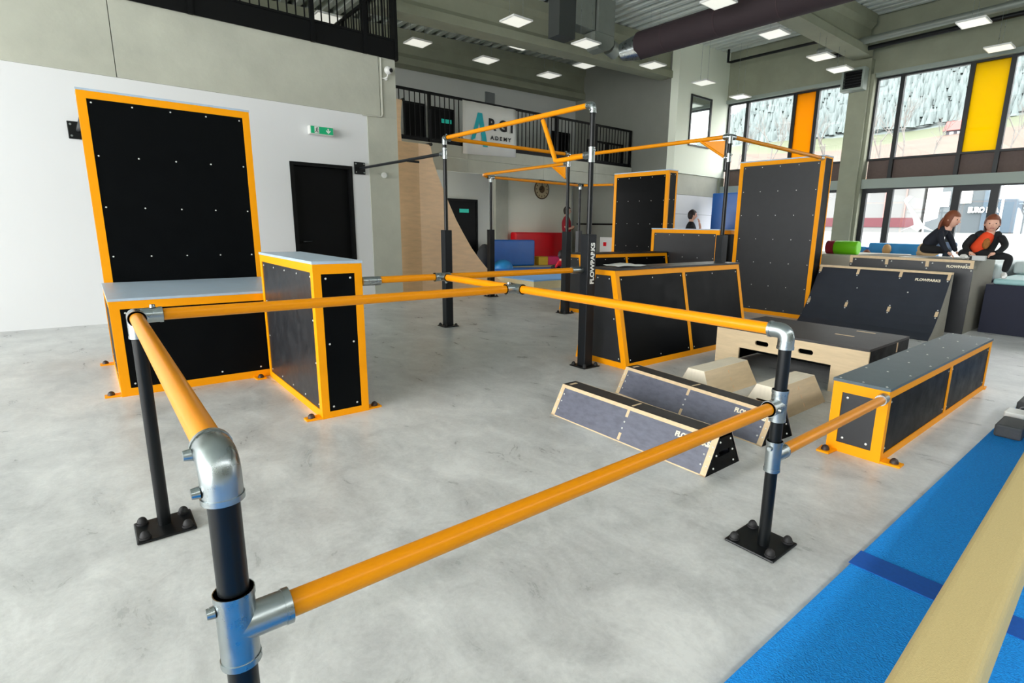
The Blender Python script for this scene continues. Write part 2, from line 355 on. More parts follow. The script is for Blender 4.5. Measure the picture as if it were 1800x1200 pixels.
# hidden hall walls behind the camera with their window openings
tag(struct('wall_west', MB().box(-8.8, -8.5, -6.3, -5.3, 0, ZD).box(-8.8, -8.5, 7.7, 8.8, 0, ZD).box(-8.8, -8.5, -5.3, 7.7, 0, .2).box(-8.8, -8.5, -5.3, 7.7, 5.0, ZD), WHITEW), 'white west wall with a wide window')
tag(struct('wall_south', B(-8.8, 15.3, -6.3, -6.0, 0, ZD), GREYW), 'grey south wall behind the viewer')
# roof deck: trapezoidal corrugation running along y
prof = []; x = -8.9
while x < 15.4:
    prof += [(x, ZD), (x + .12, ZD), (x + .16, ZD + .11), (x + .24, ZD + .11)]; x += .28
n = len(prof); vs = [(p[0], -4.6, p[1]) for p in prof] + [(p[0], 13.9, p[1]) for p in prof]
ce = MB().add(vs, [(i, i + 1, i + 1 + n, i + n) for i in range(n - 1)]).box(-8.9, 15.4, -4.6, 13.9, ZD + .14, ZD + .3)  # deck stops short, leaving the added open strip behind the camera
for v in ce.v: v.z += deck(v.x) - ZD
tag(struct('ceiling', ce, DECK), 'corrugated steel roof deck')
# concrete roof girders along x
def girder(name, x0, x1, y, zb0, zb1, wd, fl, lab):
    """concrete I-girder along x, bottom at zb0 (x0 end) and zb1 (x1 end), top just under the sloping deck"""
    vs = []
    for x, zb in ((x0, zb0), (x1, zb1)):
        zt = deck(x) - .006
        vs += [(x, y + a, z) for a, z in ((-fl / 2, zb), (fl / 2, zb), (fl / 2, zb + .16), (wd / 2, zb + .26), (wd / 2, zt - .3), (fl / 2, zt - .2), (fl / 2, zt), (-fl / 2, zt), (-fl / 2, zt - .2), (-wd / 2, zt - .3), (-wd / 2, zb + .26), (-fl / 2, zb + .16))]
    return tag(struct(name, MB().add(vs, [tuple(range(11, -1, -1)), tuple(range(12, 24))] + [(i, (i + 1) % 12, (i + 1) % 12 + 12, i + 12) for i in range(12)]), CONCD), lab)
girder('beam_roof', 4.3, XG - .002, 9.9, 4.96, 5.27, .22, .42, 'concrete roof girder above the duct end')
girder('beam_roof', -8.5, XG - .002, 13.22, 4.78, 5.24, .26, .40, 'concrete roof girder along the rear wall')
girder('beam_roof', -8.4, 14.64, 5.8, 5.2, 5.36, .24, .44, 'concrete roof girder resting on the window column')
girder('beam_roof', -8.4, 14.64, 1.4, 5.2, 5.36, .24, .44, 'concrete roof girder over the middle of the hall')
# window wall
tag(struct('beam_lintel', B(14.86, 15.3, -6.0, YW, 5.02, ZD + .02), CONCD), 'grey concrete lintel above the high windows')
tag(struct('trim_1', B(14.82, 14.98, -6.0, YW, 4.93, 5.02), ALU), 'pale metal strip along the high window heads')
tag(struct('trim_2', B(14.80, 15.1, -6.0, YW, 2.38, 2.60), ALU), 'pale metal transom above the glass doors')
for k, yc in enumerate((5.79, -2.2)):
    tag(struct('column', B(14.66, 15.05, yc - .2, yc + .2, 0, 5.34).box(14.75, 15.05, yc - .27, yc + .27, 0, 5.0), CONCD), ('concrete column between the high windows' if k == 0 else 'concrete column near the south wall'))
wn = [2]
def window(ys, z0, z1, gm, lab, fw=.045, x=14.98, fm=FRAMEM, bt=None):
    y0, y1 = ys; o = thing('window_%d' % wn[0], None, None, (x, (y0 + y1) / 2, z0), kind='structure'); wn[0] += 1; o['label'] = lab
    bt = fw if bt is None else bt
    mb = MB().box(x - .05, x + .05, y0, y0 + fw, z0, z1).box(x - .05, x + .05, y1 - fw, y1, z0, z1).box(x - .05, x + .05, y0 + fw, y1 - fw, z0, z0 + bt).box(x - .05, x + .05, y0 + fw, y1 - fw, z1 - fw, z1)
    obj('window_frame', mb, fm, o); obj('window_pane', B(x - .006, x + .006, y0 + fw, y1 - fw, z0 + bt, z1 - fw), gm, o); return o
up = [(8.86, 9.47, 0, 'narrow high window pane beside the white wall'), (7.49, 8.86, 0, 'wide high window pane left of the orange one'), (6.90, 7.49, 1, 'orange tinted high window pane'), (6.06, 6.90, 0, 'high window pane between orange pane and column'),
      (4.97, 5.52, 0, 'narrow high window pane right of the column'), (3.66, 4.97, 0, 'wide high window pane left of the yellow one'), (2.98, 3.66, 2, 'yellow tinted high window pane'), (1.6, 2.98, 0, 'wide high window pane right of the yellow one'),
      (.2, 1.6, 0, 'high window pane outside the picture'), (-1.9, .2, 0, 'high window pane near the south column'), (-4, -2.5, 0, 'high window pane by the south wall'), (-6, -4, 0, 'last high window pane by the south wall')]
for a, b, g, lab in up: window((a, b), 3.04, 4.93, (GLASS, GLASSO, GLASSY)[g], lab)
sp = thing('wall_spandrel', None, None, (15, 3, 2.6), kind='structure'); tag(sp, 'brown panels under the high windows')
for a, b, g, lab in up:
    obj('spandrel_panel', B(14.99, 15.06, a + .03, b - .03, 2.6, 3.04), BROWN, sp); obj('mullion', B(14.9, 15.0, a - .04, a + .04, 2.6, 3.04), FRAMEM, sp)
lo = [(8.6, 9.4, .1, 'glass door pane by the white wall'), (7.4, 8.6, .06, 'low window pane behind the tilted tall panel'), (6.06, 7.4, .06, 'low window pane left of the column'),
      (4.87, 5.52, .1, 'narrow glass door right of the column'), (3.62, 4.87, .03, 'wide low window pane with a white decal'), (2.86, 3.62, .12, 'narrow glass door between two low windows'), (1.5, 2.86, .03, 'wide low window pane behind the sitting boy'), (-1.9, 1.5, .06, 'low window outside the picture'), (-6, -2.5, .06, 'low window near the south wall')]
for a, b, fw, lab in lo: window((a, b), 0.02, 2.38, GLASS, lab, fw=fw)

# ================================================================== LARGE EQUIPMENT
# low bench box in front of the upright wall panel
t = thing('vault_bench', 'low wide orange framed box with grey top below the upright panel', 'box', (.76, 5.68, 0))
framed(t, rect(.085, 1.42, 4.995, 6.352, .72), dict(front=dict(m=PANEL_SHADE, s=(4, 2)), right=dict(m=PANEL_SHADE, s=(5, 2)), left=dict(m=PANEL_SHADE), back=dict(m=PANEL_SHADE)), w=.06)
t_ = t
for x, y, dx, dy in ((.085, 5.06, -1, 0), (.085, 6.25, -1, 0), (1.02, 4.995, 0, -1)): foot(t, x, y, dx, dy)
# upright panel behind the bench
t = thing('upright_panel', 'tall orange framed black panel standing behind the low bench box', 'panel', (.77, 6.5, 0))
framed(t, rect(.105, 1.43, 6.362, 6.62, 2.385), dict(right=dict(m=PANEL_SHADE, s=(5, 6)), front=dict(m=PANEL_SHADE, w=[.04] * 4), back=dict(m=PANEL_SHADE, w=[.04] * 4)), w=.062)
# narrow high box
t = thing('vault_box', 'narrow chest-high orange framed box beside the bench', 'box', (1.26, 4.29, 0))
framed(t, rect(1.10, 1.422, 3.612, 4.965, 1.045), dict(front=dict(m=PANEL, s=(5, 4), ring=True), right=dict(m=PANEL_SHADE, s=(2, 3), w=[.045, .05, .065, .05])), w=.055)
foot(t, 1.10, 3.66, -1, 0); foot(t, 1.422, 3.66, 1, 0)
# low long box on the right
t = thing('ledge_box', 'long knee-high orange framed box beside the blue mat', 'box', (4.57, 1.11, 0))
framed(t, rect(3.36, 5.79, .957, 1.258, .432), dict(front=dict(m=PANEL, s=(2, 2), w=[.06, .055, .06, .055]), right=dict(m=PANEL_SHADE, s=(2, 2), mid=[.52], w=[.045] * 4)), w=.05, topm=mat('dim_grip_board', (80, 95, 103), .45, var=.1, vs=14, bump=.08, bs=300), tops=(7, 3))  # same grip board on top, colour darkened for the weaker light here
foot(t, 3.41, .957, 0, -1); foot(t, 3.36, 1.235, -1, 0); foot(t, 5.79, .99, 1, 0)
# trapezoid prisms
def wedge(label, x0, x1, yc, zt, yt, yb_, far):
    t = thing('trapezoid_vault', label, 'vault box', ((x0 + x1) / 2, yc, 0))
    C = [(x0, yc - yb_, 0), (x1, yc - yb_, 0), (x1, yc + yb_, 0), (x0, yc + yb_, 0), (x0, yc - yt, zt), (x1, yc - yt, zt), (x1, yc + yt, zt), (x0, yc + yt, zt)]
    framed(t, C, dict(front=dict(m=PANEL, s=(2, 3), w=[.055, .06, .05, .06]), right=dict(m=PANEL_SHADE, s=(3, 2), mid=[.49], w=[.055, .05, .055, .05])), w=.055, topm=PANEL, tover=.008)
    return t
wedge('trapezoid vault with sloping sides and a paper sheet on top', 3.77, 5.93, 3.60, .918, .15, .35, 0)
wedge('trapezoid vault with sloping sides next to the standing man', 5.83, 7.95, 6.20, .905, .15, .33, 0)
# upright panels at the far end
t = thing('upright_panel', 'tall orange framed grey panel joined to the tilted ramp', 'panel', (8.38, 4.27, 0))
framed(t, rect(8.26, 8.52, 3.60, 4.935, 2.375), dict(front=dict(m=PANEL, s=(5, 7), w=[.06, .06, .06, .065]), right=dict(m=PANEL_SHADE, w=[.02] * 4)), w=.06)
t = thing('upright_panel', 'tall orange framed panel standing farthest back near the grey wall', 'panel', (8.57, 7.15, 0))
framed(t, rect(8.43, 8.70, 6.475, 7.84, 2.385), dict(front=dict(m=PANEL_SHADE, s=(5, 6)), right=dict(m=PANEL_SHADE, s=(2, 6), w=[.04] * 4)), w=.07)
t = thing('vault_box', 'head-high orange framed box between the two far upright panels', 'box', (8.5, 5.75, 0))
framed(t, rect(8.0, 9.0, 5.05, 6.455, 1.312), dict(front=dict(m=PANEL, s=(5, 4)), right=dict(m=PANEL_SHADE)), w=.062)

# plywood platform with hand holes
t = thing('plywood_platform', 'low plywood platform with hand slots and dark deck', 'platform', (5.1, 2.2, 0))
x0, x1, y0, y1, zt = 4.632, 5.56, 1.50, 2.86, .405
fb = MB(); ny0, ny1, nz = 1.777, 2.615, .225
fb.box(x0, x0 + .02, y0, ny0, 0, zt - .02).box(x0, x0 + .02, ny1, y1, 0, zt - .02)
sl = [(1.93, 2.06), (2.33, 2.46)]; h0, h1 = .275, .318
fb.box(x0, x0 + .02, ny0, ny1, nz, h0).box(x0, x0 + .02, ny0, ny1, h1, zt - .02)
ye = [ny0] + [v for s in sl for v in s] + [ny1]
for a, b in zip(ye[::2], ye[1::2]): fb.box(x0, x0 + .02, a, b, h0, h1)
for a, b in sl:   # rounded slot ends
    zc, r = (h0 + h1) / 2, (h1 - h0) / 2
    for yy, sgn in ((a, 1), (b, -1)):
        for e in (-1, 1):
            arc = [(yy + sgn * r * (1 - math.cos(k * math.pi / 8)), zc + e * r * math.sin(k * math.pi / 8)) for k in range(5)]
            fb.prism([(yy, zc + e * r)] + arc, 'x', x0, x0 + .02)
obj('front_board', fb, PLY, t)
obj('deck_board', B(x0, x1, y0, y1, zt - .02, zt), mat('charcoal_deck_board', (56, 54, 54), .55, var=.15, vs=8, bump=.1, bs=200), t)
obj('side_board', B(x0 + .02, x1, y0, y0 + .02, .02, zt - .02), PANEL_SHADE, t)
obj('side_board', B(x0 + .02, x1, y1 - .02, y1, .02, zt - .02), PANEL_SHADE, t)
obj('back_board', B(x1 - .02, x1, y0 + .02, y1 - .02, 0, zt - .02), PANEL_SHADE, t)
obj('cross_brace', B(5.0, 5.02, y0 + .02, y1 - .02, .12, zt - .02), PANEL_SHADE, t)
for cx, cyy in ((5.12, 1.88), (5.45, 1.82)): obj('tenon', B(cx - .015, cx + .015, cyy - .08, cyy + .08, zt, zt + .0015), PLYEDGE, t)
obj('tenon', B(5.25, 5.28, y0 - .001, y0, .3, zt - .02), PLYEDGE, t)

# dark tilted bank ramp
t = thing('bank_ramp', 'steep dark bank ramp with plywood edges behind the platform', 'ramp', (8.3, 2.77, 0))
rp = []
for k in range(9):
    s = k / 8; rp.append((7.90 + .60 * s ** .82, .80 * s ** 1.12))
ya, yb2 = 1.93, 3.59
poly = rp + [(8.56, .80), (8.56, 0)]
obj('side_board', MB().prism(poly, 'y', ya, ya + .02), CARPG, t); obj('side_board', MB().prism(poly, 'y', yb2 - .02, yb2), CARPG, t)
n = len(rp)
def skin_strip(rp, ya, yb_, th):
    mb = MB(); off = []
    for i, (a, b) in enumerate(rp):
        p, q = rp[max(0, i - 1)], rp[min(len(rp) - 1, i + 1)]; dx, dz = q[0] - p[0], q[1] - p[1]; l = math.hypot(dx, dz); off.append((a - dz / l * th, b + dx / l * th))
    vs = [(a, y, b) for y in (ya, yb_) for a, b in rp] + [(a, y, b) for y in (ya, yb_) for a, b in off]; n = len(rp)
    fs = []
    for i in range(n - 1): fs += [(i, i + 1, n + i + 1, n + i), (2 * n + i, 2 * n + i + 1, 3 * n + i + 1, 3 * n + i), (i, i + 1, 2 * n + i + 1, 2 * n + i), (n + i, n + i + 1, 3 * n + i + 1, 3 * n + i)]
    return mb.add(vs, fs + [(n - 1, 2 * n - 1, 4 * n - 1, 3 * n - 1), (0, n, 3 * n, 2 * n)]), off
sm_, off = skin_strip(rp, ya + .0, yb2, .012)
obj('riding_board', sm_, mat('slate_phenolic_board', (44, 48, 58), .42, var=.12, vs=5, bump=.06, bs=260), t)
obj('top_strip', B(8.47, 8.56, ya, yb2, .80, .828), PLYEDGE, t)
obj('back_board', B(8.54, 8.56, ya + .02, yb2 - .02, 0, .8), PANEL_SHADE, t)
def on_ramp(s):
    i = min(int(s * 8), 7); f = s * 8 - i; a, b = off[i], off[i + 1]; d = V((b[0] - a[0], 0, b[1] - a[1])).normalized()
    return V((a[0] + (b[0] - a[0]) * f, 0, a[1] + (b[1] - a[1]) * f)), d
tn = MB(); sc_ = MB()
for s, ys, ln in ((.955, (1.955, 2.50, 3.04, 3.565), .085), (.42, (1.955, 2.50, 3.04, 3.565), .075)):
    for yv in ys:
        p, d = on_ramp(s); nrm = V((-d.z, 0, d.x)); c = p + V((0, yv, 0)); h = .018
        obj('tenon', MB().hexa([c + V((0, a, 0)) + d * b + nrm * e for e in (0, .002) for a, b in ((-h, -ln / 2), (h, -ln / 2), (h, ln / 2), (-h, ln / 2))]), PLYEDGE, t)
        for e in (-1, 1): sc_.ball(c + d * e * (ln / 2 + .018) + nrm * .002, .01, n=6, m=4)
for yv in (2.35, 2.98):
    p, d = on_ramp(.7); sc_.ball(p + V((0, yv, 0)), .01, n=6, m=4)
obj('screw_heads', sc_, SCREW, t, kind='stuff')
p, d = on_ramp(.895); nrm = V((-d.z, 0, d.x))
obj('printed_logo', text_mb('FLOWPARKS', .05, p + V((0, 2.175, 0)) + nrm * .001, (0, -1, 0), tuple(d), bold=.002), CREAM, t, label='cream lettered logo')

# tall dark box behind the ramp
t = thing('vault_block', 'waist-high dark block with plywood edges that the children sit on', 'box', (9.45, 2.55, 0))
obj('front_board', B(8.86, 8.88, 1.80, 3.32, 0, .96), PANEL, t)
obj('side_board', B(8.88, 10.03, 1.80, 1.82, 0, .96), CARPG, t, label='grey carpeted side'); obj('side_board', B(8.88, 10.03, 3.30, 3.32, 0, .96), CARPG, t); obj('back_board', B(10.01, 10.03, 1.82, 3.30, 0, .96), PANEL, t)
obj('top_board', B(8.86, 10.03, 1.80, 3.32, .96, .98), CARPG, t)
obj('edge_strip', B(8.852, 8.86, 1.80, 3.32, .945, .98), PLYEDGE, t)
sm = MB()
for yv in (1.82, 2.32, 2.82, 3.30):
    obj('tenon', B(8.854, 8.86, yv - .02, yv + .02, .87, .945), PLYEDGE, t); sm.ball((8.858, yv, .845), .011, n=6, m=4)
    for e in (-.06, .06):
        if 1.8 < yv + e < 3.32: sm.ball((8.858, yv + e, .92), .011, n=6, m=4)
obj('screw_heads', sm, SCREW, t, kind='stuff')
obj('printed_logo', text_mb('FLOWPARKS', .046, (8.859, 1.965, .888), (0, -1, 0), (0, 0, 1), bold=.002), CREAM, t, label='cream lettered logo')

# black trapezoid curbs lying on the floor
SLATE = mat('scuffed_slate_board', (100, 102, 116), .42, var=.2, vs=14, stretch=(1, 1, 3), rvar=.1, bump=.05, bs=220)
DTOP = mat('dusty_black_board', (50, 48, 48), .5, var=.2, vs=10, bump=.06, bs=220)
def curb(label, cx, cyv, rot, hl, bw, tw, h):
    t = thing('trapezoid_curb', label, 'vault curb', (0, 0, 0)); hb, ht, th = bw / 2, tw / 2, .012
    # local: x across (front = -x), y along
    for s in (-1, 1):
        q = [V((s * hb, s * -hl * -1, 0)), V((s * hb, -s * hl * -1 * -1, 0))]
        A = [V((s * hb, -hl, 0)), V((s * hb, hl, 0)), V((s * ht, hl, h)), V((s * ht, -hl, h))]
        if s < 0: A = [A[1], A[0], A[3], A[2]]
        nrm = (A[1] - A[0]).cross(A[3] - A[0]).normalized()
        obj('slope_board', slab(MB(), A, nrm, 0, th), SLATE, t)
        # bare plywood rim strips on the slope
        def strip(u0, u1, v0, v1, nm='edge_strip'):
            P = lambda u, v: A[0].lerp(A[1], u).lerp(A[3].lerp(A[2], u), v)
            qq = [P(u0, v0), P(u1, v0), P(u1, v1), P(u0, v1)]
            return obj(nm, slab(MB(), qq, nrm, -.0015, 0), PLYEDGE, t)
        strip(0, 1, .9, 1); strip(0, .028, 0, .9); strip(.972, 1, 0, .9); strip(0, 1, 0, .03)
        strip(.492, .508, .70, .9, 'tenon'); strip(.492, .508, .05, .25, 'tenon')
        sm = MB()
        for v in (.38, .56): sm.ball(A[0].lerp(A[1], .5).lerp(A[3].lerp(A[2], .5), v), .007, n=6, m=4)
        for u in (.012, .988, .04, .96):
            for v in (.25, .5, .72): sm.ball(A[0].lerp(A[1], u).lerp(A[3].lerp(A[2], u), v), .006, n=6, m=4)
        obj('screw_heads', sm, SCREW, t, kind='stuff')
        # end board with a slotted hand hole
        y_, z0, z1, r = s * hl, .085, .115, .015; e = -s * .012
        eb = MB(); W = lambda z: hb + (ht - hb) * z / h - .004
        def ez(za, zb_): eb.prism([(-W(za), za), (W(za), za), (W(zb_), zb_), (-W(zb_), zb_)], 'y', y_, y_ + e)
        ez(0, z0); ez(z1, h)
        for m_ in (-1, 1): eb.prism([(m_ * .055, z0), (m_ * W(z0), z0), (m_ * W(z1), z1), (m_ * .055, z1)], 'y', y_, y_ + e)
        obj('end_board', eb, PANEL_SHADE, t, label='black end board with a hand slot')
        sm = MB()
        for px_, pz in ((-.1, .03), (.1, .03), (-.05, .17), (.05, .17), (-.08, .1), (.08, .1)): sm.ball((px_, y_ + s * .001, pz), .006, n=6, m=4)
        obj('screw_heads', sm, SCREW, t, kind='stuff')
    obj('top_board', B(-ht, ht, -hl, hl, h - .012, h), DTOP, t)
    for yv in (-hl + .045, 0, hl - .045): obj('tenon', B(-ht + .02, ht - .02, yv - .008, yv + .008, h, h + .0012) if yv == 0 else B(-.03, .03, yv - .012, yv + .012, h, h + .0012), PLYEDGE, t)
    A = V((-hb, -hl, 0)); 
    obj('printed_logo', text_mb('FLOWPARKS', .04, (-hb + (hb - ht) * .74 - .001, -hl + .15, h * .74), (0, -1, 0), tuple(V((hb - ht, 0, h)).normalized()), bold=.002), CREAM, t, label='cream lettered logo')
    t.location = (cx, cyv, 0); t.rotation_euler = (0, 0, rot); return t
curb('black trapezoid curb lying on open floor nearest the yellow rail', 2.5775, 2.12, 0, .636, .345, .125, .205)
curb('black trapezoid curb lying slightly askew beside two wooden blocks', 3.272, 2.152, math.radians(-4.7), .66, .345, .125, .205)
def block(label, x0, x1, yc):
    t = thing('trapezoid_block', label, 'wood block', ((x0 + x1) / 2, yc, 0), group=None); hb, ht, h, th = .172, .078, .2, .012; cx = (x0 + x1) / 2; hl = (x1 - x0) / 2; e = .03
    for s in (-1, 1):
        A = [V((x0 + .0, yc + s * hb, 0)), V((x1, yc + s * hb, 0)), V((x1 - e, yc + s * ht, h)), V((x0 + e, yc + s * ht, h))]
        if s > 0: A = [A[1], A[0], A[3], A[2]]
        nrm = (A[1] - A[0]).cross(A[3] - A[0]).normalized(); obj('slope_board', slab(MB(), A, nrm, 0, th), PLY, t)
        for v in (.12, .42, .7):
            P = lambda u, v: A[0].lerp(A[1], u).lerp(A[3].lerp(A[2], u), v)
            obj('tenon', slab(MB(), [P(.49, v), P(.505, v), P(.505, v + .13), P(.49, v + .13)], nrm, -.001, 0), RAMPPLYD, t)
        xb, xt = (x0, x0 + e) if s < 0 else (x1, x1 - e); z0, z1 = .06, .1
        eb = MB(); X = lambda z: xb + (xt - xb) * z / h; Wd = lambda z: hb + (ht - hb) * z / h - .003
        def piece(ya, yb_, yc2, yd, za, zb_):
            i = -s * .012
            eb.hexa([(X(za), yc + ya, za), (X(za) + i, yc + ya, za), (X(za) + i, yc + yb_, za), (X(za), yc + yb_, za), (X(zb_), yc + yd, zb_), (X(zb_) + i, yc + yd, zb_), (X(zb_) + i, yc + yc2, zb_), (X(zb_), yc + yc2, zb_)])
        piece(-Wd(0), Wd(0), Wd(z0), -Wd(z0), 0, z0); piece(-Wd(z1), Wd(z1), Wd(h), -Wd(h), z1, h)
        piece(-Wd(z0), -.06, -.06, -Wd(z1), z0, z1); piece(.06, Wd(z0), Wd(z1), .06, z0, z1)
        obj('end_board', eb, PLYL, t, label='pale end board with a hand slot')
    obj('top_board', B(x0 + e, x1 - e, yc - ht, yc + ht, h - .012, h + .002), PLYL, t)
block('small bare plywood trapezoid block nearest the large dark vault', 3.63, 4.34, 2.42)
block('small bare plywood trapezoid block nearest the orange ledge box', 3.645, 4.31, 1.83)

# ================================================================== RAILS AND POSTS
ZR = .925
# post at the bench-side corner (A), near corner (C), and double-tee post (B)
ax, ay = .125, 2.69; bx, by = 2.04, .957; cx, cyv = .125, .957
t = thing('rail_post', 'black rail post on a bolted plate in front of the bench box', 'post', (ax, ay, 0))
obj('post_pipe', MB().cyl((ax, ay, .012), (ax, ay, ZR - .06), PR), BLACKM, t); base_plate(t, ax, ay - .02, .105, .1)
corner3(t, (ax, ay, ZR), [(1, 0, 0), (0, -1, 0), (0, 0, -1)], L=.09)
t = thing('rail_post', 'black rail post with a galvanised elbow and one rail tee', 'post', (cx, cyv, 0))
obj('post_pipe', MB().cyl((cx, cyv, .012), (cx, cyv, ZR - .06), PR), BLACKM, t); base_plate(t, cx, cyv, .105, .1)
elbow(t, (cx, cyv, ZR), (0, 1, 0), (0, 0, -1)); tee(t, (cx, cyv, .617), (0, 0, 1), (1, 0, 0), L=.14)
t = thing('rail_post', 'black rail post carrying two galvanised tees on a bolted plate', 'post', (bx, by, 0))
obj('post_pipe', MB().cyl((bx, by, .012), (bx, by, ZR - .06), PR), BLACKM, t); base_plate(t, bx + .015, by + .02, .105, .11)
elbow(t, (bx, by, ZR), (0, 1, 0), (0, 0, -1), bd=(1, 0, 0)); tee(t, (bx, by, .625), (0, 0, 1), (-1, 0, 0)); tee(t, (bx, by, .41), (0, 0, 1), (1, 0, 0))
rail('waist-high yellow rail running from the bench-side post to the elbow post', [(ax, ay - .092, ZR), (cx, cyv + .072, ZR)])
rail('low yellow rail joining the elbow post and the double-tee post', [(cx + .087, cyv, .617), (bx - .087, by, .625)])
rail('short low yellow rail ending at the orange ledge box', [(bx + .087, by, .41), (3.29, .975, .392)])
# socket flange on the ledge box
YR3 = 3.62
rail('yellow rail passing in front of the bench box and vault box', [(ax + .092, ay, ZR), (bx - .087, ay, ZR)])
t = thing('balance_rail', 'long yellow rail crossing to the lettered post line with two clamps', 'rail', (bx, 2.3, 0))
obj('pipe', MB().cyl((bx, by + .072, ZR), (bx, YR3 - .087, ZR), PR, n=24), YELLOW, t)
tee(t, (bx, ay, ZR), (0, 1, 0), (-1, 0, 0)); 
t = thing('balance_rail', 'yellow rail between the narrow vault box and the lettered post', 'rail', (2.4, YR3, 0))
obj('pipe', MB().cyl((1.46, YR3, ZR), (3.40, YR3, ZR), PR, n=24), YELLOW, t)
tee(t, (bx, YR3, ZR), (1, 0, 0), (0, -1, 0)); obj('socket', MB().cyl((1.424, YR3, ZR - .005), (1.55, YR3, ZR - .005), FR, n=24), GALV, t); obj('socket', MB().cyl((3.37, YR3, ZR), (3.505, YR3, ZR), FR, n=24), GALV, t)
o = obj('wall_socket', MB().cyl((3.285, .975, .392), (3.358, .982, .391), FR, n=24), GALV); tag(o, 'galvanised rail socket screwed to the orange ledge box end', 'socket')

SL = .052
def tower(label, x, y, z1, sleeve=1.25, plate=True):
    t = thing('tower_post', label, 'post', (x, y, 0))
    obj('sleeve', B(x - SL, x + SL, y - SL, y + SL, .01, sleeve), SLEEVE, t, bevel=.006)
    obj('post_pipe', MB().cyl((x, y, sleeve), (x, y, z1), PR), BLACKM, t)
    if plate: base_plate(t, x, y, .105, .105)
    return t
P1, P2, P3, P6, P4, P5 = (3.575, 6.21), (3.56, 3.60), (5.63, 6.17), (6.03, 3.765), (5.83, 8.49), (8.2, 8.6)
ZT = 2.365
t1 = tower('square-sleeved black tower post tied back to the white wall', *P1, ZT - .05); corner3(t1, (*P1, ZT), [(0, -1, 0), (1, 0, 0), (0, 0, -1)]); tee(t1, (*P1, 2.185), (0, 0, 1), (0, 1, 0))
t2 = tower('square-sleeved black tower post with white vertical lettering', *P2, ZT - .05); elbow(t2, (*P2, ZT), (0, 1, 0), (0, 0, -1)); tee(t2, (*P2, 1.945), (0, 0, 1), (0, 1, 0))
obj('printed_logo', text_mb('FLOWPARKS', .066, (P2[0] + .008, P2[1] - SL - .0005, .985), (0, 0, 1), (-1, 0, 0), bold=.0025), WPRINT, t2, label='white vertical lettering')
t3 = tower('square-sleeved black tower post beside the far trapezoid vault', *P3, ZT - .05); corner3(t3, (*P3, ZT), [(-1, 0, 0), (0, 0, -1)]); tee(t3, (*P3, 2.24), (0, 0, 1), (0, 1, 0), L=.1)
t6 = tower('square-sleeved black tower post close to the far end panels', *P6, 2.36, plate=False); corner3(t6, (*P6, 2.40), [(-.16, .987, 0), (.998, -.06, 0), (0, 0, -1)]); tee(t6, (*P6, 2.16), (0, 0, 1), (-.16, .987, 0), L=.1, side=.05)
t4 = tower('square-sleeved black tower post standing in front of the blue mats', *P4, 2.15); tee(t4, (*P4, 2.185), (1, 0, 0), (0, 0, -1), L=.14)
t5 = tower('square-sleeved black tower post farthest back beside the standing man', *P5, 2.15); corner3(t5, (*P5, 2.19), [(-1, 0, 0), (0, -1, 0), (0, 0, -1)])
rail('high yellow bar joining the two nearest tower posts', [(P1[0], P1[1] - .083, ZT), (P2[0], P2[1] + .072, ZT)], 'high_bar')
t = thing('high_bar', 'bent yellow bar stepping down from the highest bar', 'rail', (3.565, 4.0, 0))
vx = 3.5675
obj('pipe', MB().sweep([(vx, 3.688, 1.945), (vx, 4.06, 1.93), (vx, 4.10, 1.935), (vx, 4.115, 1.97), (vx, 4.295, 2.325)], PR * .92, n=20), YELLOW, t)
rail('high yellow bar joining tower posts across the rear side', [(P1[0] + .083, P1[1] - .01, ZT), (P3[0] - .083, P3[1], ZT)], 'high_bar')
def gusset_bar(label, pts, y1, z0):
    """yellow bar whose first point sits at a post, with a triangular gusset below it"""
    t = thing('high_bar', label, 'rail', (pts[0][0], pts[0][1], 0)); obj('pipe', MB().sweep(pts, PR, n=20), YELLOW, t)
    p, q = V(pts[0]), V(pts[1]); d = (q - p).normalized(); up_ = V((0, 0, 1)); sd = d.cross(up_).normalized()
    a, b, c = p + d * .0 - up_ * .04, p + d * y1 - up_ * .02, V((p.x, p.y, z0)) - d * .03
    a2 = p - d * .03 - up_ * .045
    gp = MB().add([v + sd * e for e in (-.004, .004) for v in (a2, b, c)], [(0, 1, 2), (5, 4, 3), (0, 3, 4, 1), (1, 4, 5, 2), (2, 5, 3, 0)])
    gp.sweep([b, c], .015, n=12); obj('gusset_plate', gp, YELLOW, t, label='triangular gusset'); return t
gusset_bar('high yellow bar with a gusset at the far end tower post', [(P6[0] - .015, P6[1] + .088, 2.40), (P3[0] + .005, P3[1] - .045, 2.335)], .28, 2.17)
gusset_bar('high yellow bar with a gusset reaching toward the blue mats', [(P3[0], P3[1] + .09, 2.24), (5.64, 8.34, 2.22), (5.645, 8.44, 2.215), (5.67, 8.475, 2.205), (5.745, 8.49, 2.19)], .27, 2.03)
rail('high yellow bar along the far rear side below the clock', [(5.905, 8.495, 2.187), (8.117, 8.597, 2.19)], 'high_bar')
rail('short high yellow bar fixed to the farthest upright panel', [(8.21, 8.49, 2.19), (8.44, 7.872, 2.19)], 'high_bar')
rail('high bar from the far tower post to the panel top', [(P6[0] + .085, P6[1] - .005, 2.40), (8.168, 3.64, 2.35)], 'high_bar')
o = obj('wall_socket', MB().cyl((8.172, 3.64, 2.35), (8.258, 3.637, 2.348), FR, n=20), GALV); tag(o, 'galvanised rail socket on the far upright panel corner', 'socket')
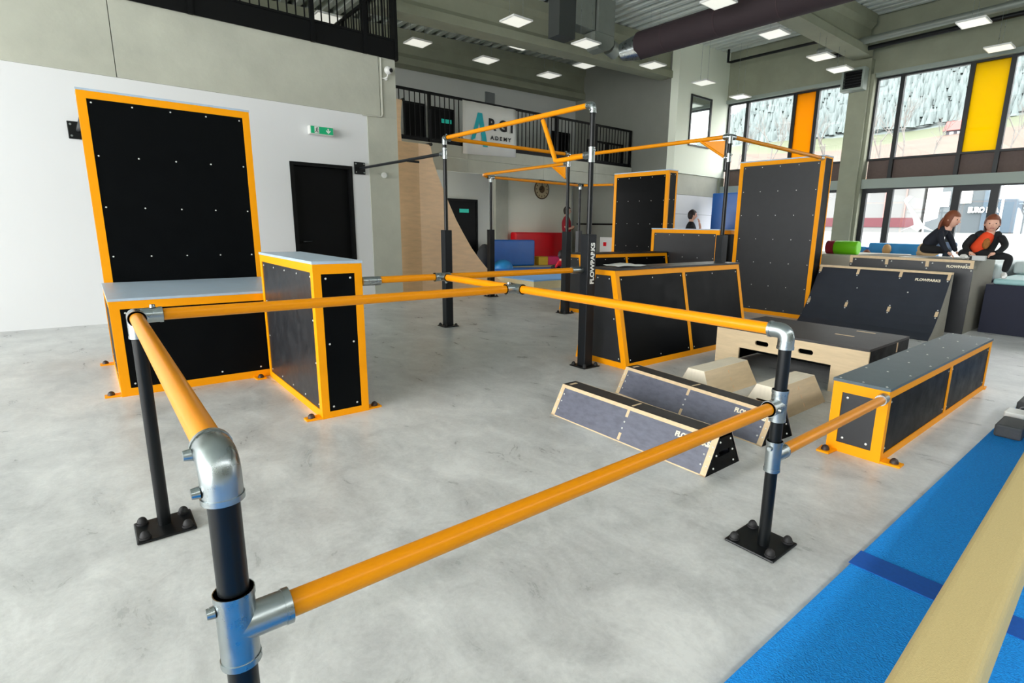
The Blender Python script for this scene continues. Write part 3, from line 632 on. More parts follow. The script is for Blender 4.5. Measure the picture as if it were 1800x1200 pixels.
# tie bars to the wall
t = thing('tie_bar', 'grey tie bar from tower post to black wall plate', 'tie bar', (3.53, 7.5, 2.18))
obj('pipe', MB().cyl((3.575, 6.30, 2.185), (3.515, 8.78, 2.175), .02, n=16), SLEEVE, t)
wp = obj('wall_plate', B(3.42, 3.60, 8.772, 8.79, 2.085, 2.27), BLACKM, t, bevel=.006)
for a in (-.065, .065):
    for b in (-.065, .065): obj('bolt_cap', MB().cyl((3.51 + a, 8.772, 2.178 + b), (3.51 + a, 8.762, 2.178 + b), .012, n=8), GALV, wp)
t = thing('tie_bar', 'tie bar with black wall plate behind the upright panel', 'tie bar', (.12, 7.5, 2.33))
obj('pipe', MB().cyl((.14, 6.63, 2.25), (.115, 8.79, 2.335), .02, n=16), SLEEVE, t)
wp = obj('wall_plate', B(.02, .21, 8.785, 8.808, 2.235, 2.435), BLACKM, t, bevel=.006)
for a in (-.065, .065):
    for b in (-.065, .065): obj('bolt_cap', MB().cyl((.115 + a, 8.785, 2.335 + b), (.115 + a, 8.775, 2.335 + b), .012, n=8), GALV, wp)
# paper on the trapezoid vault
pp = MB(); nx, ny = 6, 5
for i in range(nx):
    for j in range(ny):
        pp.v.append(V((3.90 + .42 * i / 5, 3.53 + .20 * j / 4, 0.949 + .006 * math.sin(i * 1.3 + j) + (.012 if j == 4 else 0))))
pp.f = [(i * ny + j, (i + 1) * ny + j, (i + 1) * ny + j + 1, i * ny + j + 1) for i in range(nx - 1) for j in range(ny - 1)]; pp.sm = [True] * len(pp.f)
o = obj('paper_sheet', pp, WPRINT); o.modifiers.new('solid', 'SOLIDIFY').thickness = .002; tag(o, 'creased white paper sheet lying on the trapezoid vault', 'paper')

# ================================================================== FOREGROUND MAT AND BEAM
t = thing('carpet_mat', 'blue carpet mat strip with a navy band along the floor', 'mat', (3, -.4, 0))
obj('carpet', B(-1.5, 7.2, -1.6, .662, .001, .032), BLUEMAT, t, bevel=.012); obj('hook_band', B(2.15, 2.275, -1.6, .664, .0325, .0345), BLUEBAND, t, label='navy fastening band')
t = thing('balance_beam', 'sand coloured suede balance beam along the blue mat', 'balance beam', (2.8, .2, 0))
def beam_pt(s, yo): return V((.3 + 5.2 * s, .245 + .05 * (s - .2) * 3.3 + yo, 0))
prf = [(-.07, .335), (-.055, .350), (.055, .350), (.07, .335), (.078, .27), (.062, .19), (-.062, .19), (-.078, .27)]
a0, a1 = V((.3, .176, 0)), V((5.0, .33, 0)); m_ = MB(); dd = (a1 - a0).normalized(); nn = V((-dd.y, dd.x, 0)); k = len(prf)
m_.add([a + nn * p + V((0, 0, z)) for a in (a0, a1) for p, z in prf], [(i, (i + 1) % k, (i + 1) % k + k, i + k) for i in range(k)] + [tuple(range(k)), tuple(range(2 * k - 1, k - 1, -1))])
obj('padded_bar', m_, SUEDE, t, bevel=.012)
for s in (.12, .62): 
    c = a0.lerp(a1, s); obj('leg', B(c.x - .03, c.x + .03, c.y - .03, c.y + .03, .036, .19), BLUEL, t); obj('foot_bar', B(c.x - .05, c.x + .05, c.y - .09, c.y + .09, .033, .06), RUBBER, t)
# blue beam stand with rubber feet
t = thing('beam_stand', 'blue stand bar with grey rubber feet on the blue mat', 'stand', (4.75, .5, 0))
obj('rubber_foot', B(4.36, 4.62, .49, .63, .033, .115), mat('grey_rubber', (70, 72, 74), .7, var=.1, vs=60), t, bevel=.012)
obj('rubber_foot', B(4.95, 5.3, .44, .62, .033, .15), bpy.data.materials['grey_rubber'], t, bevel=.012)
obj('end_clip', B(4.66, 4.80, .53, .64, .07, .135), WHITEP, t, bevel=.01)
obj('stand_bar', B(4.68, 4.79, -.4, .53, .06, .125), BLUEL, t, bevel=.01)
obj('raised_print', text_mb('OVS', .08, (4.949, .53, .09), (0, -1, 0), (0, 0, 1)), mat('pale_print', (150, 152, 152), .7), t)

# ================================================================== GALLERIES
def railing(name, label, p0, p1, zf, zt, posts, step=.118, plate=.28):
    """vertical-bar railing from p0 to p1 (x, y), bottom plate at zf, handrail at zt"""
    p0, p1 = V((*p0, 0)), V((*p1, 0)); d = p1 - p0; L = d.length; d.normalize(); nn = V((-d.y, d.x, 0)); t = thing(name, label, 'railing', (p0.x, p0.y, zf))
    def bar(a, b, z0, z1, h): return MB().hexa([v + V((0, 0, z)) for z in (z0, z1) for v in (p0 + d * a - nn * h, p0 + d * b - nn * h, p0 + d * b + nn * h, p0 + d * a + nn * h)])
    obj('kick_plate', bar(0, L, zf, zf + plate, .006), BLACK, t); obj('bottom_rail', bar(0, L, zf + plate, zf + plate + .03, .02), BLACK, t); obj('handrail', bar(0, L, zt - .05, zt, .025), BLACK, t)
    for s in posts: obj('post', bar(max(0, s - .03), min(L, s + .03), zf, zt - .05, .028), BLACK, t)
    k = step; m0 = None; i = 0
    while k < L - .04:
        if all(abs(k - s) > .05 for s in posts):
            if m0 is None: m0 = obj('baluster', bar(-.008, .008, zf + plate + .03, zt - .05, .008), BLACK, t); base = m0
            else: base = m0.copy(); col.objects.link(base)
            base.location = d * k
        k += step
    return t
railing('gallery_railing', 'black bar railing above the concrete beam and white wall', (-1.2, 8.765), (4.22, 8.765), 3.89, 5.08, (0.02, 1.3, 2.6, 4.11, 4.89, 5.40), plate=.27)
railing('gallery_railing', 'black bar railing running back from the beam corner', (4.22, 8.83), (4.22, 12.2), 3.90, 5.08, (.03, 1.1, 2.2, 3.34), plate=.1)
tag(struct('floor_balcony', B(4.19, XG - .01, 11.0, YB, 2.9, 3.05), CONCD), 'rear balcony slab')
bb = thing('wall_balcony', None, None, (8, 11, 2.5), kind='structure'); tag(bb, 'concrete balcony front with panel joints')
xs = [4.5, 6.9, 9.15, 11.0, XG - .02]
for a, b in zip(xs[:-1], xs[1:]):
    for z0, z1 in ((2.50, 2.79), (2.798, 3.06)): obj('wall_panel', B(a + .006, b, 10.96, 11.0, z0, z1), CONC, bb)
railing('gallery_railing', 'black bar railing of the rear balcony with the banner', (4.7, 11.0), (12.46, 11.0), 3.06, 4.08, (.02, 1.28, 2.4, 4.9, 6.3, 7.72), plate=.06)
railing('gallery_railing', 'short black railing at the rear balcony end beside grey wall', (11.0, 11.3), (12.46, 11.3), 3.06, 3.72, (.02, .75, 1.43), plate=.06)
# banner
t = thing('banner', 'white cloth banner with teal and black lettering on the balcony', 'banner', (7.5, 10.95, 3.0)); nb = 14; bn = MB()
zs = [4.03, 3.78, 3.5, 3.25, 2.90]
bn.v = [V((6.76 + 1.475 * i / nb, 10.935 + .012 * math.sin(i * 1.9 + z * 3), z + (.05 * i / nb if z < 3 else 0))) for z in zs for i in range(nb + 1)]
bn.f = [(r * (nb + 1) + i, r * (nb + 1) + i + 1, (r + 1) * (nb + 1) + i + 1, (r + 1) * (nb + 1) + i) for r in range(4) for i in range(nb)]; bn.sm = [True] * len(bn.f)
o = obj('cloth', bn, BANNER, t); o.modifiers.new('solid', 'SOLIDIFY').thickness = .004
yb_ = 10.914
obj('printed_letter', MB().prism([(6.96, 3.20), (7.08, 3.26), (7.19, 3.62), (7.29, 3.10), (7.42, 3.10), (7.27, 3.82), (7.15, 3.82)], 'y', yb_, yb_ + .003), TEAL, t, label='teal letter A')
obj('printed_word', text_mb('R G I', .33, (7.79, yb_, 3.60), (1, 0, 0), (0, 0, 1), bold=.014, sx=1.0), INK, t, label='black letters')
obj('printed_word', text_mb('A D E M Y', .12, (7.79, yb_, 3.32), (1, 0, 0), (0, 0, 1), bold=.004, sx=1.1), INK, t, label='small black letters')
# doors and fittings of the rear wall
def rear_door(n, lab, x0, x1, z0, z1, sign):
    d = thing('door_%d' % n, None, None, ((x0 + x1) / 2, YB, z0), kind='structure'); tag(d, lab)
    obj('door_leaf', B(x0, x1, YB - .04, YB - .002, z0, z1), DOORM, d); obj('door_frame', MB().box(x0 - .05, x0, YB - .06, YB - .002, z0, z1).box(x1, x1 + .05, YB - .06, YB - .002, z0, z1).box(x0 - .05, x1 + .05, YB - .06, YB - .002, z1, z1 + .05), BLACK, d)
    if sign: obj('door_sign', B(x0 + .32, x0 + .62, YB - .05, YB - .041, z1 - .32, z1 - .22), mat('teal_sign', (20, 150, 130), .5, emit=.3), d)
rear_door(2, 'black door under the balcony with a teal sign', 7.83, 8.70, 0, 2.0, True)
rear_door(3, 'black gallery door beside the wooden ramp', 6.62, 7.12, 3.06, 4.32, False)
rear_door(4, 'black gallery door with a teal sign left of the banner', 7.32, 7.97, 3.06, 4.30, True)
rear_door(5, 'black gallery door behind the balcony end railing', 11.55, 12.2, 3.06, 4.2, False)
tag(struct('wall_pier', B(9.33, 9.78, YB - .12, YB, 0, 2.9), CONC), 'concrete pier in the rear wall')
tag(struct('wall_infill', B(9.78, 12.40, YB - .05, YB, 0, 2.9), mat('cream_plaster', (240, 240, 224), .8)), 'cream wall panel behind the red mats')
o = obj('wall_vent', B(9.05, 9.35, YB - .05, YB - .003, 4.68, 4.98), mat('vent_grey', (120, 124, 126), .6)); tag(o, 'small square grey vent high on the rear wall', 'vent')
# wall clock
t = thing('wall_clock', 'round brown wall clock on the cream wall', 'clock', (11.1, YB - .05, 2.47)); cxk, cz = 11.1, 2.47
obj('clock_face', MB().cyl((cxk, YB - .055, cz), (cxk, YB - .085, cz), .27, n=32, smooth=False), mat('clock_cream', (205, 188, 150), .6), t)
rim = MB().sweep([(cxk + .28 * math.cos(a), YB - .08, cz + .28 * math.sin(a)) for a in [k * math.pi / 16 for k in range(33)]], .018, n=8); obj('clock_rim', rim, mat('clock_brown', (92, 70, 44), .5), t)
BR = bpy.data.materials['clock_brown']; obj('clock_centre', MB().cyl((cxk, YB - .086, cz), (cxk, YB - .092, cz), .11, n=24, smooth=False), BR, t)
for k in range(12):
    a = k * math.pi / 6; c_, s_ = math.cos(a), math.sin(a); e1, e2 = V((c_, 0, s_)), V((-s_, 0, c_)); o_ = V((cxk, YB - .086, cz))
    obj('hour_mark', MB().hexa([o_ + e1 * r + e2 * q + V((0, y, 0)) for y in (0, -.004) for r, q in ((.19, -.012), (.245, -.012), (.245, .012), (.19, .012))]), BR, t)
obj('clock_hand', B(cxk - .01, cxk + .01, YB - .098, YB - .093, cz, cz + .18), INK, t); obj('clock_hand', B(cxk - .13, cxk, YB - .098, YB - .093, cz - .01, cz + .01), INK, t)

# items on the white wall and column
t = thing('exit_sign', 'green and white running-man exit sign above the black door', 'sign', (2.93, 8.75, 2.7))
obj('housing', B(2.757, 3.105, 8.70, 8.809, 2.605, 2.725), WHITEP, t, bevel=.006); obj('face', B(2.77, 3.092, 8.692, 8.70, 2.615, 2.715), GREEN, t)
obj('white_field', B(2.82, 2.885, 8.690, 8.692, 2.618, 2.712), WHITEP, t)
run = MB().ball((2.858, 8.688, 2.697), .008, .002, .008, n=8, m=4)
for a, b in (((2.856, 2.687), (2.848, 2.66)), ((2.848, 2.66), (2.866, 2.646)), ((2.866, 2.646), (2.868, 2.628)), ((2.848, 2.66), (2.84, 2.64)), ((2.84, 2.64), (2.828, 2.634)), ((2.856, 2.684), (2.872, 2.672)), ((2.856, 2.684), (2.838, 2.676))):
    run.cyl((a[0], 8.689, a[1]), (b[0], 8.689, b[1]), .004, n=6)
obj('running_figure', run, INK, t); zc = 2.665; xc = 3.02
obj('arrow', MB().box(xc - .01, xc + .01, 8.689, 8.691, zc - .01, zc + .035).prism([(xc, zc - .04), (xc + .035, zc - .002), (xc + .027, zc + .012), (xc, zc - .015), (xc - .027, zc + .012), (xc - .035, zc - .002)], 'y', 8.689, 8.691), WHITEP, t)
t = thing('security_camera', 'white ball security camera on the concrete column', 'camera', (4.03, 8.7, 3.6))
obj('housing', MB().ball((4.025, 8.71, 3.70), .062, n=20, m=12), WHITEP, t); obj('lens', MB().cyl((4.045, 8.66, 3.695), (4.05, 8.645, 3.693), .03, n=16), INK, t)
obj('bracket', MB().sweep([(4.02, 8.72, 3.64), (4.015, 8.74, 3.60), (3.99, 8.78, 3.585), (3.935, 8.78, 3.585)], .01, n=10).cyl((4.01, 8.79, 3.585), (4.01, 8.765, 3.585), .025, n=14), WHITEP, t)
o = obj('cable_conduit', MB().sweep([(3.935, 8.775, 3.88), (3.93, 8.775, 3.05), (3.92, 8.775, 3.012), (3.89, 8.775, 3.0), (3.60, 8.772, 2.99)], .012, n=10), mat('conduit_grey', (190, 190, 178), .5)); tag(o, 'grey cable conduit running down the concrete column', 'conduit')
o = obj('wall_sensor', MB().cyl((3.915, 8.794, 2.10), (3.915, 8.77, 2.10), .045, n=24), WHITEP); tag(o, 'small round white sensor on the concrete column', 'sensor')

# ================================================================== WOODEN QUARTER PIPE
t = thing('quarter_pipe', 'tall plywood quarter pipe ramp behind the concrete column', 'ramp', (5.3, 10.2, 0))
pts = [(4.25, 2.78), (5.17, 2.78), (5.22, 2.5), (5.31, 2.25), (5.41, 2.02), (5.55, 1.72), (5.70, 1.42), (5.86, 1.16), (6.05, .87), (6.24, .64), (6.42, .45), (6.62, .28), (6.85, .13), (7.05, .05), (7.2, 0.005)]
cut = [p for p in pts if p[0] > 4.92]
obj('side_sheet', MB().prism([(4.25, 0), (4.25, 2.78), (4.92, 2.78), (4.92, 0)], 'y', 9.50, 9.53), RAMPPLYD, t, label='darker plywood sheet'); obj('side_sheet', MB().prism([(4.923, 0), (4.923, 2.78)] + cut + [(7.2, 0)], 'y', 9.50, 9.53), RAMPPLY, t, label='lighter plywood sheet')
n = len(cut); th = .02; mb = MB()
mb.add([(a, y, b) for y in (9.535, 10.9) for a, b in cut], [(i, i + 1, n + i + 1, n + i) for i in range(n - 1)], True)
o = obj('riding_surface', mb, RAMPPLY, t); o.modifiers.new('solid', 'SOLIDIFY').thickness = .02
obj('deck', B(4.25, 5.15, 9.535, 10.9, 2.74, 2.78), RAMPPLY, t); obj('coping', MB().cyl((5.17, 9.47, 2.785), (5.17, 10.9, 2.785), .03, n=12), BLACKM, t)
ex = [(4.25, 2.80), (4.74, 2.80), (4.73, 3.1), (4.755, 3.4), (4.78, 3.55), (4.25, 3.55)]
obj('extension_sheet', MB().prism(ex, 'y', 9.80, 9.83), RAMPPLY, t); obj('coping', MB().cyl((4.80, 9.78, 3.56), (4.80, 10.5, 3.56), .025, n=12), BLACKM, t)
obj('extension_back', B(4.25, 4.73, 9.84, 10.5, 2.80, 3.5), RAMPPLYD, t)
obj('name_plate', B(4.68, 4.93, 9.497, 9.50, 2.43, 2.47), INK, t)

# ================================================================== REAR GYM AREA (raised spring floor)
t = thing('spring_floor', 'raised gymnastics floor with beige edge and blue carpet', 'gym floor', (9.5, 11, 0))
obj('base', B(7.25, XG - .02, 8.95, YB - .14, 0.001, .17), BEIGE, t); obj('carpet_field', B(7.25, XG - .02, 8.95, 10.2, .171, .2), SKYB, t)
obj('carpet_field', MB().prism([(7.25, 10.2), (XG - .02, 10.2), (XG - .02, 10.9), (7.25, 12.9)], 'z', .171, .2), MIDB, t); obj('carpet_field', MB().prism([(XG - .02, 10.91), (XG - .02, YB - .14), (7.25, YB - .14), (7.25, 12.91)], 'z', .171, .2), BEIGE, t)
def mat_box(name, label, cat, x0, x1, y0, y1, z0, z1, m, bev=.05, rz=0., lean=0., group=None):
    cx_, cy2 = (x0 + x1) / 2, (y0 + y1) / 2; o = obj(name, B(x0 - cx_, x1 - cx_, y0 - cy2, y1 - cy2, 0, z1 - z0), m, bevel=bev); o.modifiers['bevel'].segments = 3
    o.location = (cx_, cy2, z0); o.rotation_euler = (lean, 0, rz); return tag(o, label, cat, group)
mat_box('crash_mat', 'thick red crash mat standing against the cream wall', 'mat', 9.85, 11.85, 13.05, 13.33, .2, 1.16, REDV)
mat_box('crash_mat', 'thick blue crash mat standing in front of the red one', 'mat', 8.75, 10.15, 12.55, 12.85, .2, .95, BLUEV, rz=math.radians(-8))
t = thing('foam_block', 'low yellow and pink foam block below the red mat', 'foam block', (10.7, 12.85, .2))
obj('yellow_half', B(10.35, 10.72, 12.55, 12.95, .2, .45), mat('yellow_vinyl', (220, 180, 40), .5), t, bevel=.02); obj('pink_half', B(10.725, 11.25, 12.55, 12.95, .2, .45), mat('pink_vinyl', (225, 40, 110), .5), t, bevel=.02)
o = obj('balance_dome', MB().ball((8.7, 12.1, .21), .28, .28, .22, n=24, m=8, z0=0).cyl((8.7, 12.1, .2), (8.7, 12.1, .215), .285, n=24), BLUEL); tag(o, 'light blue half-ball balance dome before the blue mat', 'balance dome')
o = obj('gym_bag', MB().ball((8.25, 12.3, .52), .2, .24, .33, n=18, m=10), BLACKC); tag(o, 'black bag beside the quarter pipe foot', 'bag')
o = obj('wall_box', B(XG - .16, XG - .003, 11.35, 12.0, .3, 1.05), WHITEP, bevel=.01); tag(o, 'white box with red mark on the grey wall', 'box')
obj('red_mark', B(XG - .163, XG - .16, 11.72, 11.85, .78, .9), REDV, o)
o = obj('wall_rail', B(XG - .05, XG - .003, 11.2, 13.2, 1.42, 1.47), BLACK); tag(o, 'black horizontal rail on the grey wall', 'rail')

# ================================================================== PIT PLATFORM AND MATS ON THE RIGHT
o = obj('pit_platform', MB().prism([(9.3, -4), (14.3, -4), (14.3, 5.2), (10.1, 5.2), (10.1, 1.72), (9.3, 1.72)], 'z', .002, .66), NAVY); tag(o, 'navy padded pit platform below the window wall', 'platform')
mat_box('landing_mat', 'pale landing mat with beige side under the lime roll', 'mat', 10.16, 12.2, 3.46, 5.05, .661, .925, mat('beige_vinyl', (200, 196, 180), .6), .03)
mat_box('landing_mat', 'pale green-grey landing mat beside the sitting boy', 'mat', 9.33, 12.4, -2.0, 1.66, .661, .74, mat('sea_grey_vinyl', (150, 190, 190), .5), .03)
mat_box('landing_mat', 'pale raised mat behind the sitting boy', 'mat', 10.75, 12.8, -1.5, 1.7, .742, .93, MATW, .04)
mat_box('landing_mat', 'pale flat mat behind the waist-high dark block', 'mat', 10.2, 12.6, 1.78, 3.40, .661, .90, MATW, .04)
t = thing('foam_roll', 'lime green foam roll with maroon end on pale mat', 'foam roll', (10.45, 4.1, .93))
obj('roll_body', MB().cyl((10.46, 3.80, 1.047), (10.46, 4.20, 1.047), .12, n=28), LIME, t, bevel=.02); obj('roll_end', MB().cyl((10.46, 4.201, 1.047), (10.46, 4.33, 1.047), .12, n=28), MAROON, t)
mat_box('foam_block', 'low blue foam block under the window beside the lime roll', 'foam block', 12.85, 13.3, 4.52, 5.15, .661, 1.02, BLUEL, .03)
mat_box('foam_block', 'long blue foam block under the window behind the children', 'foam block', 12.85, 13.3, 3.30, 4.48, .661, 1.11, BLUEL, .03)
mat_box('foam_block', 'blue foam block at the picture edge beside the boy', 'foam block', 11.6, 12.1, 1.0, 1.55, .931, 1.2, BLUEV, .03)
mat_box('foam_block', 'tall blue pad behind the far tower post', 'foam block', 13.9, 14.2, 7.55, 9.1, .002, 2.35, BLUEV, .03)
o = obj('paper_sheet', B(9.0, 9.25, 2.42, 2.72, .9815, .984), WPRINT); tag(o, 'white paper sheet on the waist-high dark block', 'paper')

# ================================================================== ROOF SERVICES
t = thing('air_duct', 'fat dark fabric air duct below the roof', 'duct', (9.5, 2, 5.1)); DX, DZ = 9.17, 4.975
obj('fabric_tube', MB().cyl((DX, 7.95, DZ), (DX + .25, -5.9, DZ), .256, n=32), DUCTM, t)
for k in range(12): obj('tube_seam', MB().cyl((DX + .017 * (.6 + k * 1.2), 7.9 - .6 - k * 1.15, DZ), (DX + .017 * (.6 + k * 1.2), 7.9 - .62 - k * 1.15, DZ), .259, n=32), mat('duct_seam', (60, 44, 48), .8) if k == 0 else bpy.data.materials['duct_seam'], t)
obj('metal_collar', MB().cyl((DX, 7.96, DZ - .02), (DX - .1, 8.36, DZ - .06), .25, .17, n=28), GALV, t)
t = thing('metal_duct', 'galvanised rectangular duct dropping from the roof', 'duct', (8.8, 8.5, 5.2))
DG = mat('dull_galvanised', (140, 146, 138), .45, metal=.5, var=.08, vs=4)
obj('riser', B(8.62, 9.10, 8.64, 9.02, 5.28, 5.95), DG, t); obj('elbow_box', MB().prism([(8.55, 5.28), (9.12, 5.28), (9.12, 5.12), (9.0, 5.0), (8.85, 4.95), (8.68, 4.98), (8.55, 5.1)], 'y', 8.66, 9.0), DG, t)
obj('outlet', MB().cyl((9.13, 8.8, 5.12), (9.33, 8.8, 5.06), .16, n=20), DG, t)
t = thing('metal_duct', 'dark galvanised duct hanging left of the dropping riser', 'duct', (8.0, 8.6, 5.1)); obj('body', B(7.62, 8.05, 8.72, 9.05, 5.02, 5.9), mat('dark_galvanised', (70, 74, 72), .6, metal=.3), t); obj('body', B(8.06, 8.58, 8.70, 9.05, 5.30, 5.92), DG, t)
o = obj('roof_pipe', MB().sweep([(14.05, 6.6, 5.55), (14.05, -5.9, 5.75)], .075, n=16), DG); tag(o, 'shiny thick pipe crossing under the roof near windows', 'pipe')
o = obj('roof_pipe', MB().sweep([(14.35, 6.5, 5.47), (14.35, -5.9, 5.6)], .05, n=12), BLACKM); tag(o, 'thin black pipe beside the shiny roof pipe', 'pipe')
o = obj('roof_pipe', MB().sweep([(14.3, 9.2, 6.22), (14.3, 9.2, 5.9), (14.3, 9.1, 5.88), (14.3, 6.1, 5.86)], .035, n=12), BLACKM); tag(o, 'black pipe bracket loop near the white wall', 'pipe')
# fan heater on the column
t = thing('fan_heater', 'square louvred fan heater mounted on the window column', 'heater', (14.4, 5.87, 4.65))
obj('housing', MB().box(14.4, 14.64, 5.62, 6.13, 4.63, 4.68).box(14.4, 14.64, 5.62, 6.13, 5.07, 5.12).box(14.4, 14.64, 5.62, 5.67, 4.68, 5.07).box(14.4, 14.64, 6.08, 6.13, 4.68, 5.07), ALU, t); obj('core', B(14.5, 14.64, 5.67, 6.08, 4.68, 5.07), BLACK, t)
for k in range(6): obj('louvre', MB().hexa([(14.41, 5.67, 4.70 + k * .062), (14.49, 5.67, 4.725 + k * .062), (14.49, 6.08, 4.725 + k * .062), (14.41, 6.08, 4.70 + k * .062), (14.41, 5.67, 4.71 + k * .062), (14.49, 5.67, 4.735 + k * .062), (14.49, 6.08, 4.735 + k * .062), (14.41, 6.08, 4.71 + k * .062)]), FRAMEM, t)
# square ceiling lamps
proto = None; ZL = 4.9
LL = {1: 'square panel lamp above the wooden ramp extension', 2: 'square panel lamp above the banner on the balcony', 3: 'square panel lamp above the balcony end railing', 0: 'square panel lamp hung before the concrete girder', 4: 'square panel lamp under the dark galvanised duct', 6: 'square panel lamp in front of the white wall window', 7: 'square panel lamp in the corner above the narrow high pane', 8: 'square panel lamp overlapping the dark fabric duct', 11: 'square panel lamp next to the fan heater', 13: 'square panel lamp just above the yellow window pane', 14: 'square panel lamp behind the upper gallery railing', 5: 'square panel lamp at the end of the roof girder', 12: 'square panel lamp before the concrete lintel under roof pipe', 9: 'square panel lamp below the corrugated deck beside the duct', 10: 'square panel lamp before the lintel under the column girder'}
for li, (x, y, z) in enumerate([(6.4, 8.5, ZL), (5.65, 10.8, ZL), (7.3, 10.8, ZL), (9.1, 10.75, ZL), (8.15, 8.5, ZL), (10.25, 8.5, ZL), (12.3, 8.55, ZL), (14.25, 8.7, ZL), (8.3, 5.6, ZL), (10.3, 5.7, ZL), (12.3, 5.7, ZL), (13.5, 5.8, ZL), (12.25, 3.1, ZL), (14.2, 3.1, ZL), (3.8, 10.7, ZL), (7.9, 10.3, 5.2), (9.9, 10.35, 5.2)]):
    if proto is None:
        t = thing('ceiling_lamp', LL[0], 'lamp', (x, y, z), 'square panel lamps under the roof')
        q = .215; obj('lamp_frame', MB().box(x - q, x + q, y - q, y - q + .015, z, z + .03).box(x - q, x + q, y + q - .015, y + q, z, z + .03).box(x - q, x - q + .015, y - q + .015, y + q - .015, z, z + .03).box(x + q - .015, x + q, y - q + .015, y + q - .015, z, z + .03).box(x - q + .015, x + q - .015, y - q + .015, y + q - .015, z + .02, z + .03), WHITEP, t)
        obj('diffuser', B(x - q + .015, x + q - .015, y - q + .015, y + q - .015, z + .002, z + .015), LAMPM, t)
        for a in (-1, 1): obj('wire', MB().cyl((x + a * .15, y, z + .03), (x + a * .15, y, deck(x) - .012), .003, n=5), GALV, t)
        proto = t
    else:
        zs_ = (deck(x) - z - .012) / (deck(6.4) - ZL - .012); c = proto.copy(); col.objects.link(c); c.location = (x, y, z); c['label'] = LL.get(li, 'square panel lamp half hidden by the concrete girder')
        for ch in proto.children:
            k_ = ch.copy(); col.objects.link(k_); k_.parent = c
            if ch.name.startswith('wire'): k_.scale.z = zs_

# ================================================================== PEOPLE
def skin(name, nodes, edges, m, parent, root=0, sub=2, label=None):
    me = bpy.data.meshes.new(name); off = parent.location if parent else V((0, 0, 0))
    me.from_pydata([tuple(V(n[0]) - off) for n in nodes], edges, []); me.materials.append(m)
    o = bpy.data.objects.new(name, me); col.objects.link(o); o.parent = parent
    md = o.modifiers.new('skin', 'SKIN'); md.use_smooth_shade = True
    if not me.skin_vertices: me.skin_vertices.new()
    for i, n in enumerate(nodes):
        r = n[1]; me.skin_vertices[0].data[i].radius = (r, r) if not isinstance(r, tuple) else r
        me.skin_vertices[0].data[i].use_root = (i == root)
    o.modifiers.new('sub', 'SUBSURF').levels = sub; o.modifiers['sub'].render_levels = sub
    if label: o['label'] = label
    return o
def chain(n): return [(i, i + 1) for i in range(n - 1)]
def hand(parent, w, d, up_, s=1., m=None):
    """palm with four curled fingers and a thumb at wrist w, pointing along d"""
    w, d, u = V(w), V(d).normalized(), V(up_).normalized(); sd = d.cross(u).normalized(); mb = MB()
    mb.sweep([w, w + d * .03 * s, w + d * .065 * s], [.016 * s, .026 * s, .024 * s], n=10)
    for k in range(4):
        b = w + d * .06 * s + sd * (k - 1.5) * .013 * s; L_ = (.05, .058, .054, .042)[k] * s
        mb.sweep([b, b + d * L_ * .5, b + d * L_ * .8 - u * L_ * .35, b + d * L_ * .75 - u * L_ * .65], [.0075 * s, .0072 * s, .0065 * s, .005 * s], n=8)
    b = w + d * .02 * s + sd * .022 * s; mb.sweep([b, b + (sd * .8 + d * .7) * .022 * s, b + (sd * .7 + d * 1.2) * .04 * s], [.009 * s, .0085 * s, .006 * s], n=8)
    return mb
